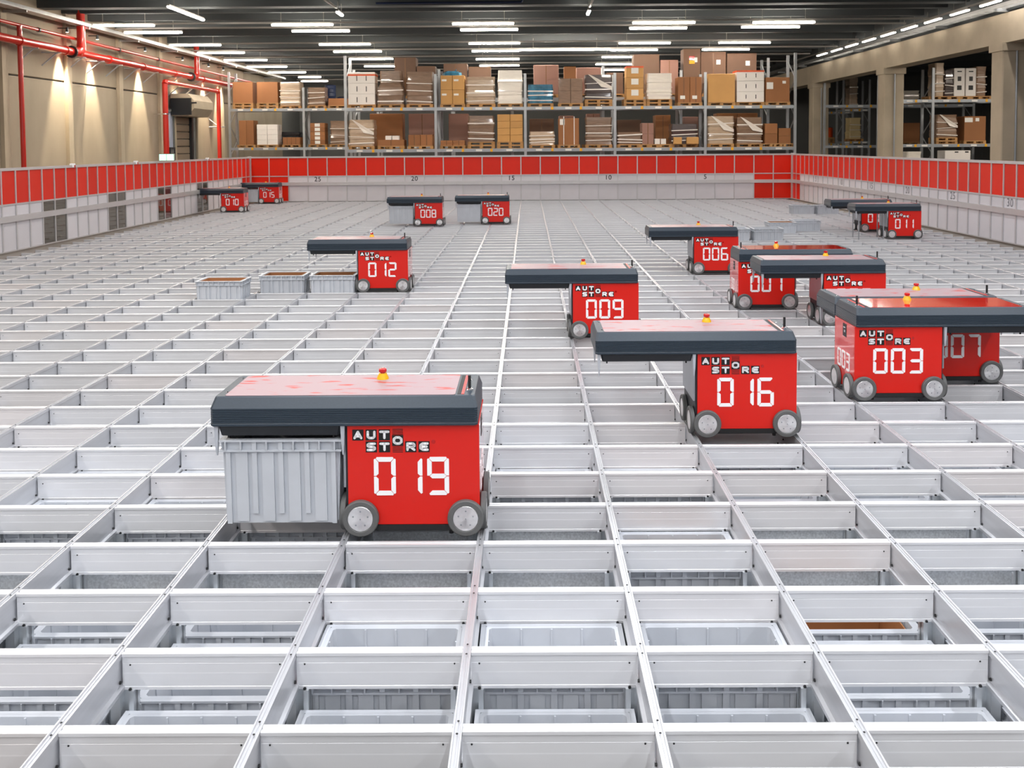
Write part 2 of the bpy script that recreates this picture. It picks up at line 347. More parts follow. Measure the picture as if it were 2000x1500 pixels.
# ------------------------------------------------------------------ bins
BH, BW, BD = .45, .625, .425
def bin_meshes():
    b = MB(); t = .018
    def wall(z): k = .014*(1-z/BH); return k
    o = [rect(-BW/2+.012+wall(z), BW/2-.012-wall(z), -BD/2+.012+wall(z), BD/2-.012-wall(z), z, .012) for z in (0, BH)]
    inn = [rect(-BW/2+.03+wall(z), BW/2-.03-wall(z), -BD/2+.03+wall(z), BD/2-.03-wall(z), z, .012) for z in (BH, .03)]
    b.rings([o[0], o[1], inn[0], inn[1]])
    zt = BH-.058
    def slab(side, c, w, z0, z1, d, inside=False):   # a proud strip on one wall, following the taper
        vs = []
        for z in (z0, z1):
            k = wall(z)
            if side in 'fb':
                s = -1 if side == 'f' else 1; a = s*(BD/2-.012-k); q = a+s*d
                if inside: a = s*(BD/2-.03-k); q = a-s*d
                vs.append([(c-w/2, a), (c+w/2, a), (c+w/2, q), (c-w/2, q)])
            else:
                s = -1 if side == 'l' else 1; a = s*(BW/2-.012-k); q = a+s*d
                if inside: a = s*(BW/2-.03-k); q = a-s*d
                vs.append([(a, c-w/2), (a, c+w/2), (q, c+w/2), (q, c-w/2)])
        b.rings([[(x, y, z0) for x, y in vs[0]], [(x, y, z1) for x, y in vs[1]]])
    for s in 'fb':
        for c in (-.137, 0, .137): slab(s, c, .026, .055, zt, .013)
        for c in (-.205, -.0685, .0685, .205): slab(s, c, .062, .012, zt, .009)
        for c in (-.275, .275): slab(s, c, .024, .0, zt, .012)
        for c in (-.137, 0, .137): slab(s, c, .008, .04, BH-.004, .006, True)
    for s in 'lr':
        for c in (-.08, .08): slab(s, c, .026, .055, zt, .013)
        for c in (-.16, 0, .16): slab(s, c, .05, .012, zt, .009)
        for c in (-.08, .08): slab(s, c, .008, .04, BH-.004, .006, True)
    r = MB()
    def frame(z0, z1, e, i=.012):
        r.box(-BW/2-e, BW/2+e, -BD/2-e, -BD/2+i+.002, z0, z1); r.box(-BW/2-e, BW/2+e, BD/2-i-.002, BD/2+e, z0, z1)
        r.box(-BW/2-e, -BW/2+i+.002, -BD/2+i, BD/2-i, z0, z1); r.box(BW/2-i-.002, BW/2+e, -BD/2+i, BD/2-i, z0, z1)
    frame(BH-.009, BH, .007); frame(BH-.061, BH-.053, .007)
    for s in (-1, 1):
        for c in (-.285, -.205, -.07, .07, .205, .285): r.box(c-.003, c+.003, s*(BD/2)-.012, s*(BD/2)+.012 if s < 0 else s*BD/2+.001, BH-.053, BH-.008)
        for c in (-.137, 0, .137): r.box(c-.011, c+.011, s*(BD/2)-.013, s*(BD/2)+.012 if s < 0 else s*BD/2+.001, BH-.053, BH-.008) if False else r.box(c-.011, c+.011, min(s*BD/2-s*.012, s*BD/2+s*.001), max(s*BD/2-s*.012, s*BD/2+s*.001), BH-.053, BH-.008)
        for c in (-.19, -.1, 0, .1, .19): r.box(min(s*BW/2-s*.012, s*BW/2+s*.001), max(s*BW/2-s*.012, s*BW/2+s*.001), c-.003, c+.003, BH-.053, BH-.008)
    h = MB()
    for c in (-.137, 0, .137):
        h.lathe('y', (c, -BD/2-.0012, BH-.03), [(0, .0035), (-.0006, .003)], 6)
    return b.mesh('bin_body', 'bin_plastic'), r.mesh('rim', 'bin_plastic'), h.mesh('pin_hole', 'black_rubber')
BIN_ME, RIM_ME, HOLE_ME = bin_meshes()
def make_bin(loc, label, group=None):
    t = thing('storage_bin', loc, label, 'bin', group)
    link('bin_body', BIN_ME, t); r = link('rim', RIM_ME, t)
    return t
# bins standing in the open cells nearest the camera
PLATE = {3: (-4, -3, -2, -1, 0, 2, 3), 4: (-1, 0, 1, 2, 3, 4)}
CARD = {(1, 3): -.15, (2, 2): -.23, (-1, 4): -.14, (-2, 5): -.14, (-2, 6): -.14, (2, 6): -.15}
HIGH = {(-1, 1), (0, 1), (1, 1), (-4, 1), (-3, 3), (-2, 3), (0, 5), (-4, 5), (-3, 5), (4, 4), (-5, 5), (-6, 5), (-4, 4), (-3, 4), (-2, 4), (0, 6), (1, 5)}
plates = []
for j in range(0, 8):
    cols = seen_cols(j)
    for n, i in enumerate(cols):
        if i in PLATE.get(j, ()) or (j == 2 and i in PLATE[3] and False): continue
        z = CARD.get((i, j), -.145 if (i, j) in HIGH else (-.23 if j < 4 else -.2))
        row = f'{ORD[j]} cell row from the front'
        make_bin((X(i)+W/2, Y(j)+L/2, z-BH), f'grey sunken storage bin, {ORD[j]} row of cells from the front, {ORD[n]} from the left', 'bins inside the grid cells')
        if (i, j) in CARD:
            c = thing('cardboard_box', (X(i)+W/2, Y(j)+L/2, z-BH+.03), f'brown cardboard box in the sunken bin, {ORD[j]} row from the front, {ORD[n]} from left', 'box', 'cardboard boxes inside bins')
            mb = MB()
            for a in ((-.262, .262, -.162, -.156), (-.262, .262, .156, .162), (-.262, -.256, -.156, .156), (.256, .262, -.156, .156)): mb.box(*a, 0, .40)
            part('carton_wall', mb, 'carton_brown', c); part('carton_base', box_mb(-.256, .256, -.156, .156, .0, .006), 'carton_brown', c)
pm = MB().box(-.29, .29, -.004, .004, -.9, -.158).box(-.29, .29, -.004, .03, -.163, -.158)
plate_me = pm.mesh('baffle_plate', 'galvanised')
for j in PLATE:
    for i in PLATE[j]: link('baffle_plate', plate_me, grid, (X(i)+W/2, Y(j)+.06, 0))
# bins standing up out of the grid
for i, j, lb in ((-6, 18, 'grey bin protruding from the grid, farthest from the robot 012 of three'), (-5, 19, 'grey bin protruding from the grid, middle one of three beside robot 012'), (-4, 19, 'grey bin protruding from the grid, touching the side of robot 012'),
                 (6, 32, 'grey bin mostly hidden behind the lid end of robot 006'), (7, 32, 'pale grey bin standing up from the grid right of robot 006'), (8, 35, 'grey bin behind the pale one right of robot 006'),
                 (9, 36, 'dark shaded grey bin, right end of the row near robot 006'), (11, 46, 'far grey bin near the right corner, standing free'), (12, 46, 'far grey bin half hidden behind the robot beside 011')):
    make_bin((X(i)+W/2, Y(j)+L/2, .24-BH), lb, 'bins standing up out of the grid')
    if i in (-6, -5, -4, 8):
        c = thing('cardboard_box', (X(i)+W/2, Y(j)+L/2, .24-BH+.03), f'brown cardboard lining of the {lb[5:].replace(" from the grid", "").replace("the robot", "robot").replace(" standing up out", "")}', 'box', 'cardboard boxes inside bins')
        mb = MB()
        for a in ((-.262, .262, -.162, -.156), (-.262, .262, .156, .162), (-.262, -.256, -.156, .156), (.256, .262, -.156, .156)): mb.box(*a, 0, .415)
        part('carton_wall', mb, 'carton_brown', c); part('carton_base', box_mb(-.256, .256, -.156, .156, .0, .006), 'carton_brown', c)

# ------------------------------------------------------------------ robots
BX0, BX1, BYD = .014, .700, .47
SEGS = {'0': 'abcdef', '1': 'bc', '2': 'abged', '3': 'abgcd', '4': 'fgbc', '5': 'afgcd', '6': 'afgedc', '7': 'abc', '8': 'abcdefg', '9': 'abcdfg'}
def digits_mb(txt, x0, z0, scale=1.):
    w, h, t, pitch = .114*scale, .202*scale, .024*scale, .139*scale; g = .0025*scale
    mb = MB()
    for k, ch in enumerate(txt):
        x = x0+k*pitch
        def poly(pts): mb.yprofile([(x+a, z0+b) for a, b in pts], -.0035, -.0005)
        m = h/2; c = t*.5
        S = {'a': [(c+g, h), (w-c-g, h), (w-t*.35-g, h-t*.35), (w-t-g, h-t), (t+g, h-t), (t*.35+g, h-t*.35)],
             'd': [(t*.35+g, t*.35), (t+g, t), (w-t-g, t), (w-t*.35-g, t*.35), (w-c-g, 0), (c+g, 0)],
             'f': [(0, h-c), (t*.3, h-t*.3), (t, h-t-g), (t, m+t*.55), (t*.5, m+g), (0, m+g)],
             'b': [(w, h-c), (w, m+g), (w-t*.5, m+g), (w-t, m+t*.55), (w-t, h-t-g), (w-t*.3, h-t*.3)],
             'e': [(0, c), (0, m-g), (t*.5, m-g), (t, m-t*.55), (t, t+g), (t*.3, t*.3)],
             'c': [(w, c), (w-t*.3, t*.3), (w-t, t+g), (w-t, m-t*.55), (w-t*.5, m-g), (w, m-g)],
             'g': [(t*.55, m), (t+g, m+t*.5), (w-t-g, m+t*.5), (w-t*.55, m), (w-t-g, m-t*.5), (t+g, m-t*.5)]}
        for s in SEGS[ch]: poly(S[s])
    return mb
LET = {'A': [[(.1, 0), (.5, 1), (.9, 0)], [(.25, .3), (.75, .3)]], 'U': [[(.1, 1), (.1, .22), (.28, 0), (.72, 0), (.9, .22), (.9, 1)]],
       'T': [[(.02, 1), (.98, 1)], [(.5, 1), (.5, 0)]], 'O': [[(.3, 0), (.7, 0), (.95, .25), (.95, .75), (.7, 1), (.3, 1), (.05, .75), (.05, .25), (.3, 0)]],
       'S': [[(.92, 1), (.25, 1), (.08, .86), (.08, .64), (.25, .52), (.75, .5), (.92, .36), (.92, .14), (.75, 0), (.08, 0)]],
       'R': [[(.1, 0), (.1, 1), (.75, 1), (.92, .85), (.92, .6), (.75, .45), (.1, .45)], [(.5, .45), (.92, 0)]],
       'E': [[(.92, 1), (.35, 1), (.08, .76), (.08, .24), (.35, 0), (.92, 0)], [(.08, .5), (.8, .5)]]}
def letter_mb(ch, x, z, s, w, yf, mb):
    W_, H_ = s*.74, s*.56; ox, oz = x+s*.13, z+s*.22
    for path in LET[ch]:
        P = [(ox+a*W_, oz+b*H_) for a, b in path]
        for p in P: mb.yprofile([(p[0]+w/2*math.cos(PI/4*k+PI/8), p[1]+w/2*math.sin(PI/4*k+PI/8)) for k in range(8)], yf-.001, yf)
        for p, q in zip(P, P[1:]):
            dx, dz = q[0]-p[0], q[1]-p[1]; l = math.hypot(dx, dz); nx, nz = -dz/l*w/2, dx/l*w/2
            mb.yprofile([(p[0]-nx, p[1]-nz), (q[0]-nx, q[1]-nz), (q[0]+nx, q[1]+nz), (p[0]+nx, p[1]+nz)], yf-.001, yf)
TILES = [('A', .040, .506), ('U', .109, .506), ('T', .178, .506), ('O', .247, .476), ('S', .109, .443), ('T', .178, .443), ('R', .315, .443), ('E', .384, .443)]
_cache = {}
def cached(key, fn):
    if key not in _cache: _cache[key] = fn()
    return _cache[key]
def lid_levels():
    x0, x1, y0, y1 = -.694, .694, -.022, BYD+.02
    L_ = [(.585, .012), (.590, .0), (.600, .0)]
    z = .604
    while z < .672:
        L_ += [(z, .003), (z+.002, .003), (z+.004, 0), (z+.0075, 0)]; z += .0095
    L_ += [(.682, .0), (.732, .036), (.736, .044)]
    return [rect(x0+d*.4, x1-d*.4, y0+d, y1-d, zz, .014) for zz, d in L_]
def wheel_mbs(axis, c, s):                       # s: which way the wheel's face looks
    ty = MB().lathe(axis, c, [(0, .066), (0, .090), (s*.004, .095), (s*.026, .095), (s*.031, .090), (s*.031, .070), (s*.026, .066)], 36)
    hb = MB().lathe(axis, c, [(0, .066), (s*.027, .0665), (s*.029, .064), (s*.029, .026), (s*.031, .0)], 36)
    ho = MB()
    for k in range(5):
        a = 2*PI*k/5+.3; d = {'y': (math.cos(a)*.04, s*.0295, math.sin(a)*.04), 'x': (s*.0295, math.cos(a)*.04, math.sin(a)*.04)}[axis]
        ho.lathe(axis, (c[0]+d[0], c[1]+d[1], c[2]+d[2]), [(0, .005), (s*.0008, .0045)], 6)
    ce = {'y': (c[0], c[1]+s*.0312, c[2]), 'x': (c[0]+s*.0312, c[1], c[2])}[axis]
    ho.lathe(axis, ce, [(0, .004), (s*.0008, .003)], 6)
    return ty, hb, ho
def robot(num, x, y, label, mir=False, film=True, holds=True, lowered=False, clips=True, group='red robots on the grid'):
    r = thing('grid_robot', (x, y, 0), label, 'robot', group)
    MW = .705
    def P(name, key, fn, material, parent=None, smooth=False):
        def mk():
            mb = fn(); mb = mb.mirror(MW) if mir else mb
            return mb.mesh(name, material, smooth)
        return link(name, cached((key, mir, material), mk), parent or r)
    P('body', 'body', lambda: MB().rings([rect(.0, .692, .012, BYD-.01, .05, .006), rect(.0, .692, .012, BYD-.01, .586, .006)]), 'dark_frame')
    P('front_panel', 'fp', lambda: box_mb(BX0, BX1, .0, .012, .060, .588), 'robot_red')
    P('rear_panel', 'rp', lambda: box_mb(BX0, BX1, BYD-.012, BYD, .060, .588), 'robot_red')
    sp = P('side_panel', 'sp', lambda: box_mb(.690, .7005, .012, BYD-.012, .13, .588).box(.690, .7005, .14, .33, .06, .13), 'robot_red_gloss')
    P('keypad', 'kp', lambda: box_mb(.700, .7025, .19, .27, .465, .57), 'dark_frame', sp)
    P('keypad_button', 'kb', lambda: box_mb(.7025, .705, .21, .235, .50, .52).box(.7025, .705, .21, .25, .535, .545), 'chrome', sp)
    def side_digits(k, ch):
        d = digits_mb(ch, .1*k, .20, .72); m = MB(); m.f = d.f
        m.v = [(.7005-b, (BYD-.08-a if mir else .09+a), c) for a, b, c in d.v]; return m
    for k, ch in enumerate(num):
        P('side_digit', ('sd', k, ch), lambda: side_digits(k, ch), 'white_print', sp)
    P('inner_plate', 'ip', lambda: box_mb(-.012, .0, .02, BYD-.02, .25, .586), 'grey_metal')
    P('chassis', 'chs', lambda: box_mb(.06, .62, .02, BYD-.02, .018, .062).box(.16, .56, -.006, .02, .028, .058), 'black_rubber')
    P('drive_motor', 'dm', lambda: MB().lathe('x', (.02, .16, .11), [(-.02, .03), (.03, .03), (.03, .0)], 12).lathe('z', (.55, .02, .0045), [(0, .012), (.05, .012)], 10), 'black_rubber')
    for wi, (ax, c, s) in enumerate([('y', (.080, .0, .0985), -1), ('y', (.628, .0, .0985), -1), ('y', (.080, BYD, .0985), 1), ('y', (.628, BYD, .0985), 1),
                                     ('x', (.7025, .085, .1), 1), ('x', (.7025, .385, .1), 1), ('x', (-.002, .085, .1), -1), ('x', (-.002, .385, .1), -1)]):
        t = P('wheel', 'wt%d' % wi, lambda: wheel_mbs(ax, c, s)[0], 'tyre', None, True)
        h = P('hub', 'wh%d' % wi, lambda: wheel_mbs(ax, c, s)[1], 'wheel_metal', t, True)
        if wi < 2: P('hub_bolt', 'wb%d' % wi, lambda: wheel_mbs(ax, c, s)[2], 'grey_metal', t)
    # cover
    lid = P('lid', 'lid', lambda: MB().rings(lid_levels()), 'lid_plastic')
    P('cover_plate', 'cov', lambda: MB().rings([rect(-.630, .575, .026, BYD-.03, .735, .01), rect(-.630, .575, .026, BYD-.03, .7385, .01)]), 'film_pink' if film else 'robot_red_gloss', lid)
    P('vent_slot', 'vs', lambda: box_mb(.585, .605, .04, BYD-.045, .735, .7372), 'black_rubber', lid)
    P('red_strip', 'rs', lambda: box_mb(.607, .621, .04, BYD-.045, .735, .7378), 'robot_red', lid)
    P('lid_screw', 'ls', lambda: MB().lathe('z', (.64, .33, .736), [(0, .008), (.003, .007)], 8).lathe('z', (-.64, .1, .736), [(0, .006), (.003, .005)], 8).lathe('z', (-.64, .38, .736), [(0, .006), (.003, .005)], 8), 'chrome', lid)
    e = P('stop_button_base', 'eb', lambda: MB().lathe('z', (.145, .36, .737), [(0, .034), (.008, .033), (.028, .023), (.034, .022)], 20), 'signal_yellow', None, True)
    P('stop_button', 'ec', lambda: MB().lathe('z', (.145, .36, .770), [(0, .014), (.006, .014), (.008, .022), (.022, .022), (.026, .018), (.027, .0)], 20), 'signal_red', e, True)
    an = P('antenna', 'an', lambda: MB().tube((.645, .12, .74), (.645, .12, .815), .0085, 10), 'black_rubber', None, True)
    P('antenna_base', 'ab', lambda: MB().lathe('z', (.645, .12, .736), [(0, .02), (.005, .02), (.006, .012), (.012, .012)], 14), 'chrome', an, True)
    # lift under the overhang
    lf = P('lift_plate', 'lp', lambda: MB().rings([rect(-.645, -.03, .0, BYD-.03, .535, .01), rect(-.655, -.02, -.01, BYD-.02, .586, .01)]), 'dark_frame')
    if clips:
        for ci, (cx, cy) in enumerate([(-.668, .005), (-.010, .005), (-.668, BYD-.05), (-.010, BYD-.05)]):
            P('guide_clip', 'gc%d' % ci, lambda: MB().rings([[(cx-.003, cy-.004, .43), (cx+.003, cy-.004, .43), (cx+.003, cy+.004, .43), (cx-.003, cy+.004, .43)],
                                                            rect(cx-.007, cx+.007, cy-.012, cy+.012, .48), rect(cx-.011, cx+.011, cy-.014, cy+.014, .586)]), 'clip_plastic')
    P('lift_pin', 'lpin', lambda: MB().box(-.617, -.607, .02, .03, .517, .536).box(-.067, -.057, .02, .03, .517, .536).box(-.617, -.607, .38, .39, .517, .536).box(-.067, -.057, .38, .39, .517, .536), 'black_rubber')
    if lowered:
        for k, (cx, cy) in enumerate([(-.60, .03), (-.60, .38), (-.08, .03), (-.08, .38)]):
            P('lifting_band', 'lb%d' % k, lambda: box_mb(cx-.012, cx+.012, cy-.002, cy+.002, -.05, .536), 'grey_metal')
    # writing
    def stripes():
        m = MB()
        for k in range(4):
            m.box(.249, .303, -.0015, .0, .562-k*.0085, .565-k*.0085); m.box(.249, .303, -.0015, .0, .468-k*.0085, .471-k*.0085)
        return m
    def trade():
        m = MB()
        m.lathe('y', (.462, -.0005, .497), [(0, .011), (-.001, .011), (-.001, .008), (0, .008)], 14)
        m.box(.458, .460, -.0015, 0, .491, .503).box(.460, .465, -.0015, 0, .501, .503).box(.460, .465, -.0015, 0, .496, .498).box(.4635, .466, -.0015, 0, .498, .502).box(.463, .4655, -.0015, 0, .491, .496)
        return m
    off = .0
    def W_(name, key, fn, material, parent=None): return link(name, cached((key, material), lambda: fn().mesh(name, material)), parent or r)
    for ch, a, z in TILES:
        tle = W_('logo_tile', ('tile', a, z), lambda: box_mb(a, a+.058, -.002, .0, z, z+.057), 'black_print')
        def let():
            m = MB(); letter_mb(ch, a, z, .058, .0125, -.002, m); return m
        W_('logo_letter', ('let', a, z), let, 'white_print', tle)
    sto = W_('logo_stripe', 'stripes', stripes, 'black_print'); sto['kind'] = 'stuff'
    W_('trade_mark', 'tm', trade, 'signal_red')
    for k, ch in enumerate(num): W_('digit', ('dig', k, ch), lambda: digits_mb(ch, .150+.139*k, .215), 'white_print')
    return r
def hold_bin(rx, ry, label, mir=False):
    cx = rx+(-.338 if not mir else .705+.338)
    return make_bin((cx, ry+BYD/2-.02, .06), label, 'bins carried by robots')
RB = [('019', X(-1), 4.70), ('016', X(2), 0), ('003', X(4), 0), ('007', X(5), 0), ('009', X(1), 0), ('012', X(-3), 0), ('006', X(4), 0), ('001', X(4), 0), ('005', X(5), 0)]
def ground_y(x, y): d = ray(x, y); return d.y*(-CH/d.z)
def RY(px, py): return ground_y(px, py)+.028
def left_x(px, Yd): return at(px, 400, Yd).x-BX0
y_ = RY(804, 1050); robot('019', X(-1), y_, 'red robot 019 carrying a grey bin, largest of all the robots'); hold_bin(X(-1), y_, 'large grey ribbed bin hanging under the lid of robot 019')
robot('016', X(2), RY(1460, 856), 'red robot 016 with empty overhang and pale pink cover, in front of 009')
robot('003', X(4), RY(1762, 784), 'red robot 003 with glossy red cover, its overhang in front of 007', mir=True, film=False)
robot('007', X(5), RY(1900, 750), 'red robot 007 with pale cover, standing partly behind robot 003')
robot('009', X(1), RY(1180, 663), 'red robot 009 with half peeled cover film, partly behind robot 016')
robot('012', X(-3), RY(750, 571.5), 'red robot 012 with empty overhang beside three protruding grey bins')
robot('006', X(4), RY(1400, 536), 'red robot 006 with pale cover, right side hidden behind robot 001')
robot('001', X(4), RY(1500, 605), 'red robot 001 with glossy red cover, behind the overhang of another robot', mir=True, film=False)
robot('005', X(5), RY(1655, 637), 'red robot in front of 001, lower half of its digits hidden by 007')
y_ = RY(456, 415); robot('010', left_x(432.6, y_), y_, 'red robot 010 close to the left fence, overhang empty')
y_ = RY(527, 398); xx = left_x(507, y_); robot('015', xx, y_, 'red robot 015 in the far left corner holding a bin'); hold_bin(xx, y_, 'small far bin under the lid of robot 015')
y_ = RY(836, 442); xx = left_x(810.5, y_); robot('008', xx, y_, 'red robot 008 carrying a grey bin before the back fence'); hold_bin(xx, y_, 'grey bin carried by robot 008')
y_ = RY(970, 438); xx = left_x(942.5, y_); robot('020', xx, y_, 'red robot 020 carrying a bin, next to 008'); hold_bin(xx, y_, 'shaded grey bin carried by robot 020')
y_ = RY(1766, 466.6); robot('011', left_x(1736, y_), y_, 'red robot 011 near the right fence with its lifting bands let down', lowered=True)
y_ = RY(1710, 453.4); robot('014', left_x(1683.6, y_), y_, 'red robot standing behind robot 011 by the right fence', film=True)

# ------------------------------------------------------------------ perimeter fence
FY = .495
def fence(name, label, n, M, glass=(), flip=1, numbers=(), pitch=W):
    f = thing(name, (0, 0, 0), label, 'fence')
    f.matrix_world = M                            # local x along the fence, local y away from the grid
    x1 = n*pitch
    part('top_rail', box_mb(0, x1, -.03, .03, 1.585, 1.64), 'fence_frame', f); part('base_rail', box_mb(0, x1, -.02, .02, 0, .022), 'fence_frame', f)
    part('middle_rail', box_mb(0, x1, -.055, .02, .585, .70), 'fence_frame', f); part('thin_rail', box_mb(0, x1, -.02, .02, .908, .938), 'fence_frame', f)
    pm = box_mb(-.017, .017, -.022, .022, 0.022, 1.585).mesh('post', 'fence_frame')
    for k in range(n+1): link('post', pm, f, (k*pitch, 0, 0))
    def pan(z0, z1, m): 
        return cached(('pan', pitch, z0, m), lambda: MB().rings([[(.019, -.004, z0), (pitch-.019, -.004, z0), (pitch-.019, -.004, z1), (.019, -.004, z1)], [(.019, .006, z0), (pitch-.019, .006, z0), (pitch-.019, .006, z1), (.019, .006, z1)]]).mesh('panel', m))
    for k in range(n):
        q = k if flip > 0 else n-1-k
        end = q < 2 or (name == 'back_fence' and q >= n-2)
        link('red_panel', pan(.94, 1.583, 'fence_red'), f, (k*pitch, 0, 0))
        for z0, z1 in ((.702, .906), (.024, .583)):
            m = 'glass' if q in glass else ('fence_red' if end else 'fence_white')
            o = link({'glass': 'glass_pane', 'fence_red': 'red_panel', 'fence_white': 'white_panel'}[m], pan(z0, z1, m), f, (k*pitch, 0, 0))
            if q in numbers and z0 > .5:
                tx = str(numbers[q]); ink = 'black_print' if name == 'back_fence' else 'grey_print'
                for gi, ch in enumerate(tx):
                    def glyph():
                        t = bpy.data.curves.new('digit', 'FONT'); t.body = ch; t.size = .235; t.align_x = 'CENTER'; t.align_y = 'CENTER'; t.extrude = .001; t.offset = .002
                        to = bpy.data.objects.new('digit', t); COL.objects.link(to)
                        me = bpy.data.meshes.new_from_object(to.evaluated_get(bpy.context.evaluated_depsgraph_get())); bpy.data.objects.remove(to)
                        me.materials.clear(); me.materials.append(MATS[ink]); return me
                    link('digit', cached(('glyph', ch, ink), glyph), o, (pitch/2+(gi-(len(tx)-1)/2)*.132, -.006, .805), (PI/2, 0, 0))
    return f
# back fence: numbers count from the right corner
fence('back_fence', 'back fence with red upper panels and white lower panels numbered 5 to 25', 28, Matrix.Translation((XL, YB, 0)), numbers={28-5-0-0: 5, 28-10: 10, 28-15: 15, 28-20: 20, 28-25: 25})
nl = 38
Ml = Matrix.Translation((XL, YB-nl*FY, 0)) @ Matrix.Rotation(PI/2, 4, 'Z')
fence('left_fence', 'left fence with red and white panels and narrow glass doors', nl, Ml, glass=(9, 10, 15, 16, 21, 22, 27, 28, 33, 34), flip=-1, pitch=FY)
Mr = Matrix.Translation((XR, YB, 0)) @ Matrix.Rotation(-PI/2, 4, 'Z')
fence('right_fence', 'right fence with red upper panels and white numbered lower panels', nl, Mr, numbers={5: 5, 10: 10, 15: 15, 20: 20, 25: 25, 30: 30}, pitch=FY)
for sx, lb in ((XL, 'grey corner post where left and back fence meet'), (XR, 'grey corner post where right and back fence meet')):
    o = part('corner_post', MB().rings([rect(sx-.06, sx+.06, YB-.06, YB+.06, 0, .012), rect(sx-.06, sx+.06, YB-.06, YB+.06, 1.66, .012)]), 'fence_frame'); tag(o, lb, 'post')
ex = thing('exit_sign', (XL, 25.3, 1.64), 'green glowing exit sign box standing on the left fence', 'sign')
part('sign_box', MB().rings([rect(-.03, .40, -.03, .03, .0, .01), rect(-.03, .40, -.03, .03, .20, .01)]), 'lamp_body', ex)
part('sign_face', box_mb(-.015, .175, -.034, -.03, .015, .185).box(.19, .385, -.034, -.03, .015, .185), 'exit_glow', ex)
for y, lb in ((20.4, 'small white clip lamp on the left fence rail, nearest one'), (23.7, 'small white clip lamp on the left fence rail, middle one'), (29.0, 'small white clip lamp on the left fence rail, farthest one')):
    o = thing('rail_clip', (XL, y, 1.64), lb, 'clip', 'clips on the left fence rail')  # plain white clips on the rail, none of them a lamp
    part('clip_body', MB().rings([rect(-.04, .05, -.07, .07, -.05, .01), rect(-.035, .04, -.06, .06, .035, .01)]), 'white_print', o)
    part('clip_tab', box_mb(.05, .058, -.03, .03, -.06, .0), 'chrome', o)

# ------------------------------------------------------------------ lamps in view
def strip(p0, p1, label, group, hang=True, glow='lamp_glow'):
    p0 = Vector(p0); p1 = Vector(p1); d = p1-p0; l = d.length; c = (p0+p1)/2
    o = thing('strip_lamp', c, label, 'lamp', group, math.atan2(d.y, d.x))
    part('lamp_tube', MB().xprofile([(-.05, 0), (-.035, -.045), (.035, -.045), (.05, 0)], -l/2, l/2), glow, o)
    part('housing', box_mb(-l/2-.03, l/2+.03, -.035, .035, .0, .06), 'lamp_body', o)
    if hang: 
        for sx in (-1, 1): part('hanger', MB().tube((sx*l*.35, 0, .06), (sx*l*.35, 0, max(6.63-c.z, .1)), .01, 6), 'lamp_body', o)
LROWS = [(31.9, 46, [(183, 301, 49), (531, 650, 47.5), (884, 1003, 45.5), (1236, 1357, 43.5), (1471, 1591, 43)]),
         (33.8, 58, [(244, 355, 63), (571, 682, 60), (900, 1011, 57.5), (1230, 1341, 54.5), (1449, 1561, 52)]),
         (38.6, 84, [(332, 431, 87.5), (624, 723, 86), (916, 1015, 84), (1209, 1309, 83.5), (1404, 1504, 82.5)]),
         (41.2, 97, [(386, 477, 102.5), (652, 745, 100), (922, 1013, 99), (1192, 1284, 97), (1372, 1463, 96)]),
         (45.2, 114, [(438, 521, 117), (683, 767, 114.5), (930, 1014, 115), (1176, 1238, 111)]),
         (48.9, 127, [(483, 560, 130), (712, 772, 129), (937, 1014, 127.5), (1164, 1239, 125)]),
         (52.5, 138, [(524, 597, 141), (1176, 1219, 136)]), (56.5, 148, [(583, 626, 150)]), (60, 156, [(589, 640, 158)])]
for r, (yd, _, ls) in enumerate(LROWS):
    for n, (xa, xb, py) in enumerate(ls):
        a = at(xa, py, yd); b = at(xb, py, yd); z = (a.z+b.z)/2
        strip((a.x, yd, z), (b.x, yd, z), f'white strip lamp, {ORD[n]} from left in the {ORD[r]} crosswise row from the top', 'crosswise strip lamps')
    o = part('light_track', box_mb(-15, 13.8, yd-.03, yd+.03, z+.062, z+.12), 'lamp_body'); tag(o, f'pale crosswise light track carrying the {ORD[r]} row of lamps from the top', 'track', 'crosswise light tracks')
p = at(1103, 96.5, 40.2); strip((at(1015, 97, 40.2).x, 40.2, p.z), (at(1192, 95, 40.2).x, 40.2, p.z), 'long bluish white strip lamp hung over the middle of the back rack', 'crosswise strip lamps')
def along(px, py, y1, l, label, gl=None):         # lamp row running towards the camera, its far end at (px, py)
    e = at(px, py, y1); strip((e.x, y1-l, e.z), (e.x, y1, e.z), label, 'lengthwise strip lamps')
    return e
e = along(397, 38, 31.0, 3.0, 'long white strip lamp at the upper left, slanting down to the right')
e = along(668, 29, 30.2, .75, 'short strip lamp end left of centre at the top edge')
o = part('light_track', box_mb(e.x-.03, e.x+.03, 20, 29.3, e.z+.07, e.z+.13), 'lamp_body'); tag(o, 'pale light track leading to the short strip lamp left of centre', 'track')
e = along(1148, 27, 30.4, .75, 'short strip lamp end right of centre at the top edge')
o = part('light_track', box_mb(e.x-.03, e.x+.03, 20, 29.5, e.z+.07, e.z+.13), 'lamp_body'); tag(o, 'pale light track leading to the strip lamp right of centre', 'track')
a0 = at(1600, 107.5, 45.2); 
RL = [(1597, 1615), (1625, 1644), (1653, 1675), (1686, 1709), (1722, 1748), (1762, 1790), (1807, 1837), (1857, 1891), (1915, 1953)]
def on_x(px, x):                                  # depth at which a vertical plane of constant x is seen in column px (near the horizon)
    d = ray(px, 60); return x*d.y/d.x
for n, (xa, xb) in enumerate(RL):
    x = a0.x; ya, yb = on_x(xb, x), on_x(xa, x)
    strip((x, ya, a0.z), (x, yb, a0.z), f'strip lamp in the slanting right hand row, {ORD[n]} from the far end', 'slanting row of strip lamps', glow='soft_lamp_glow')
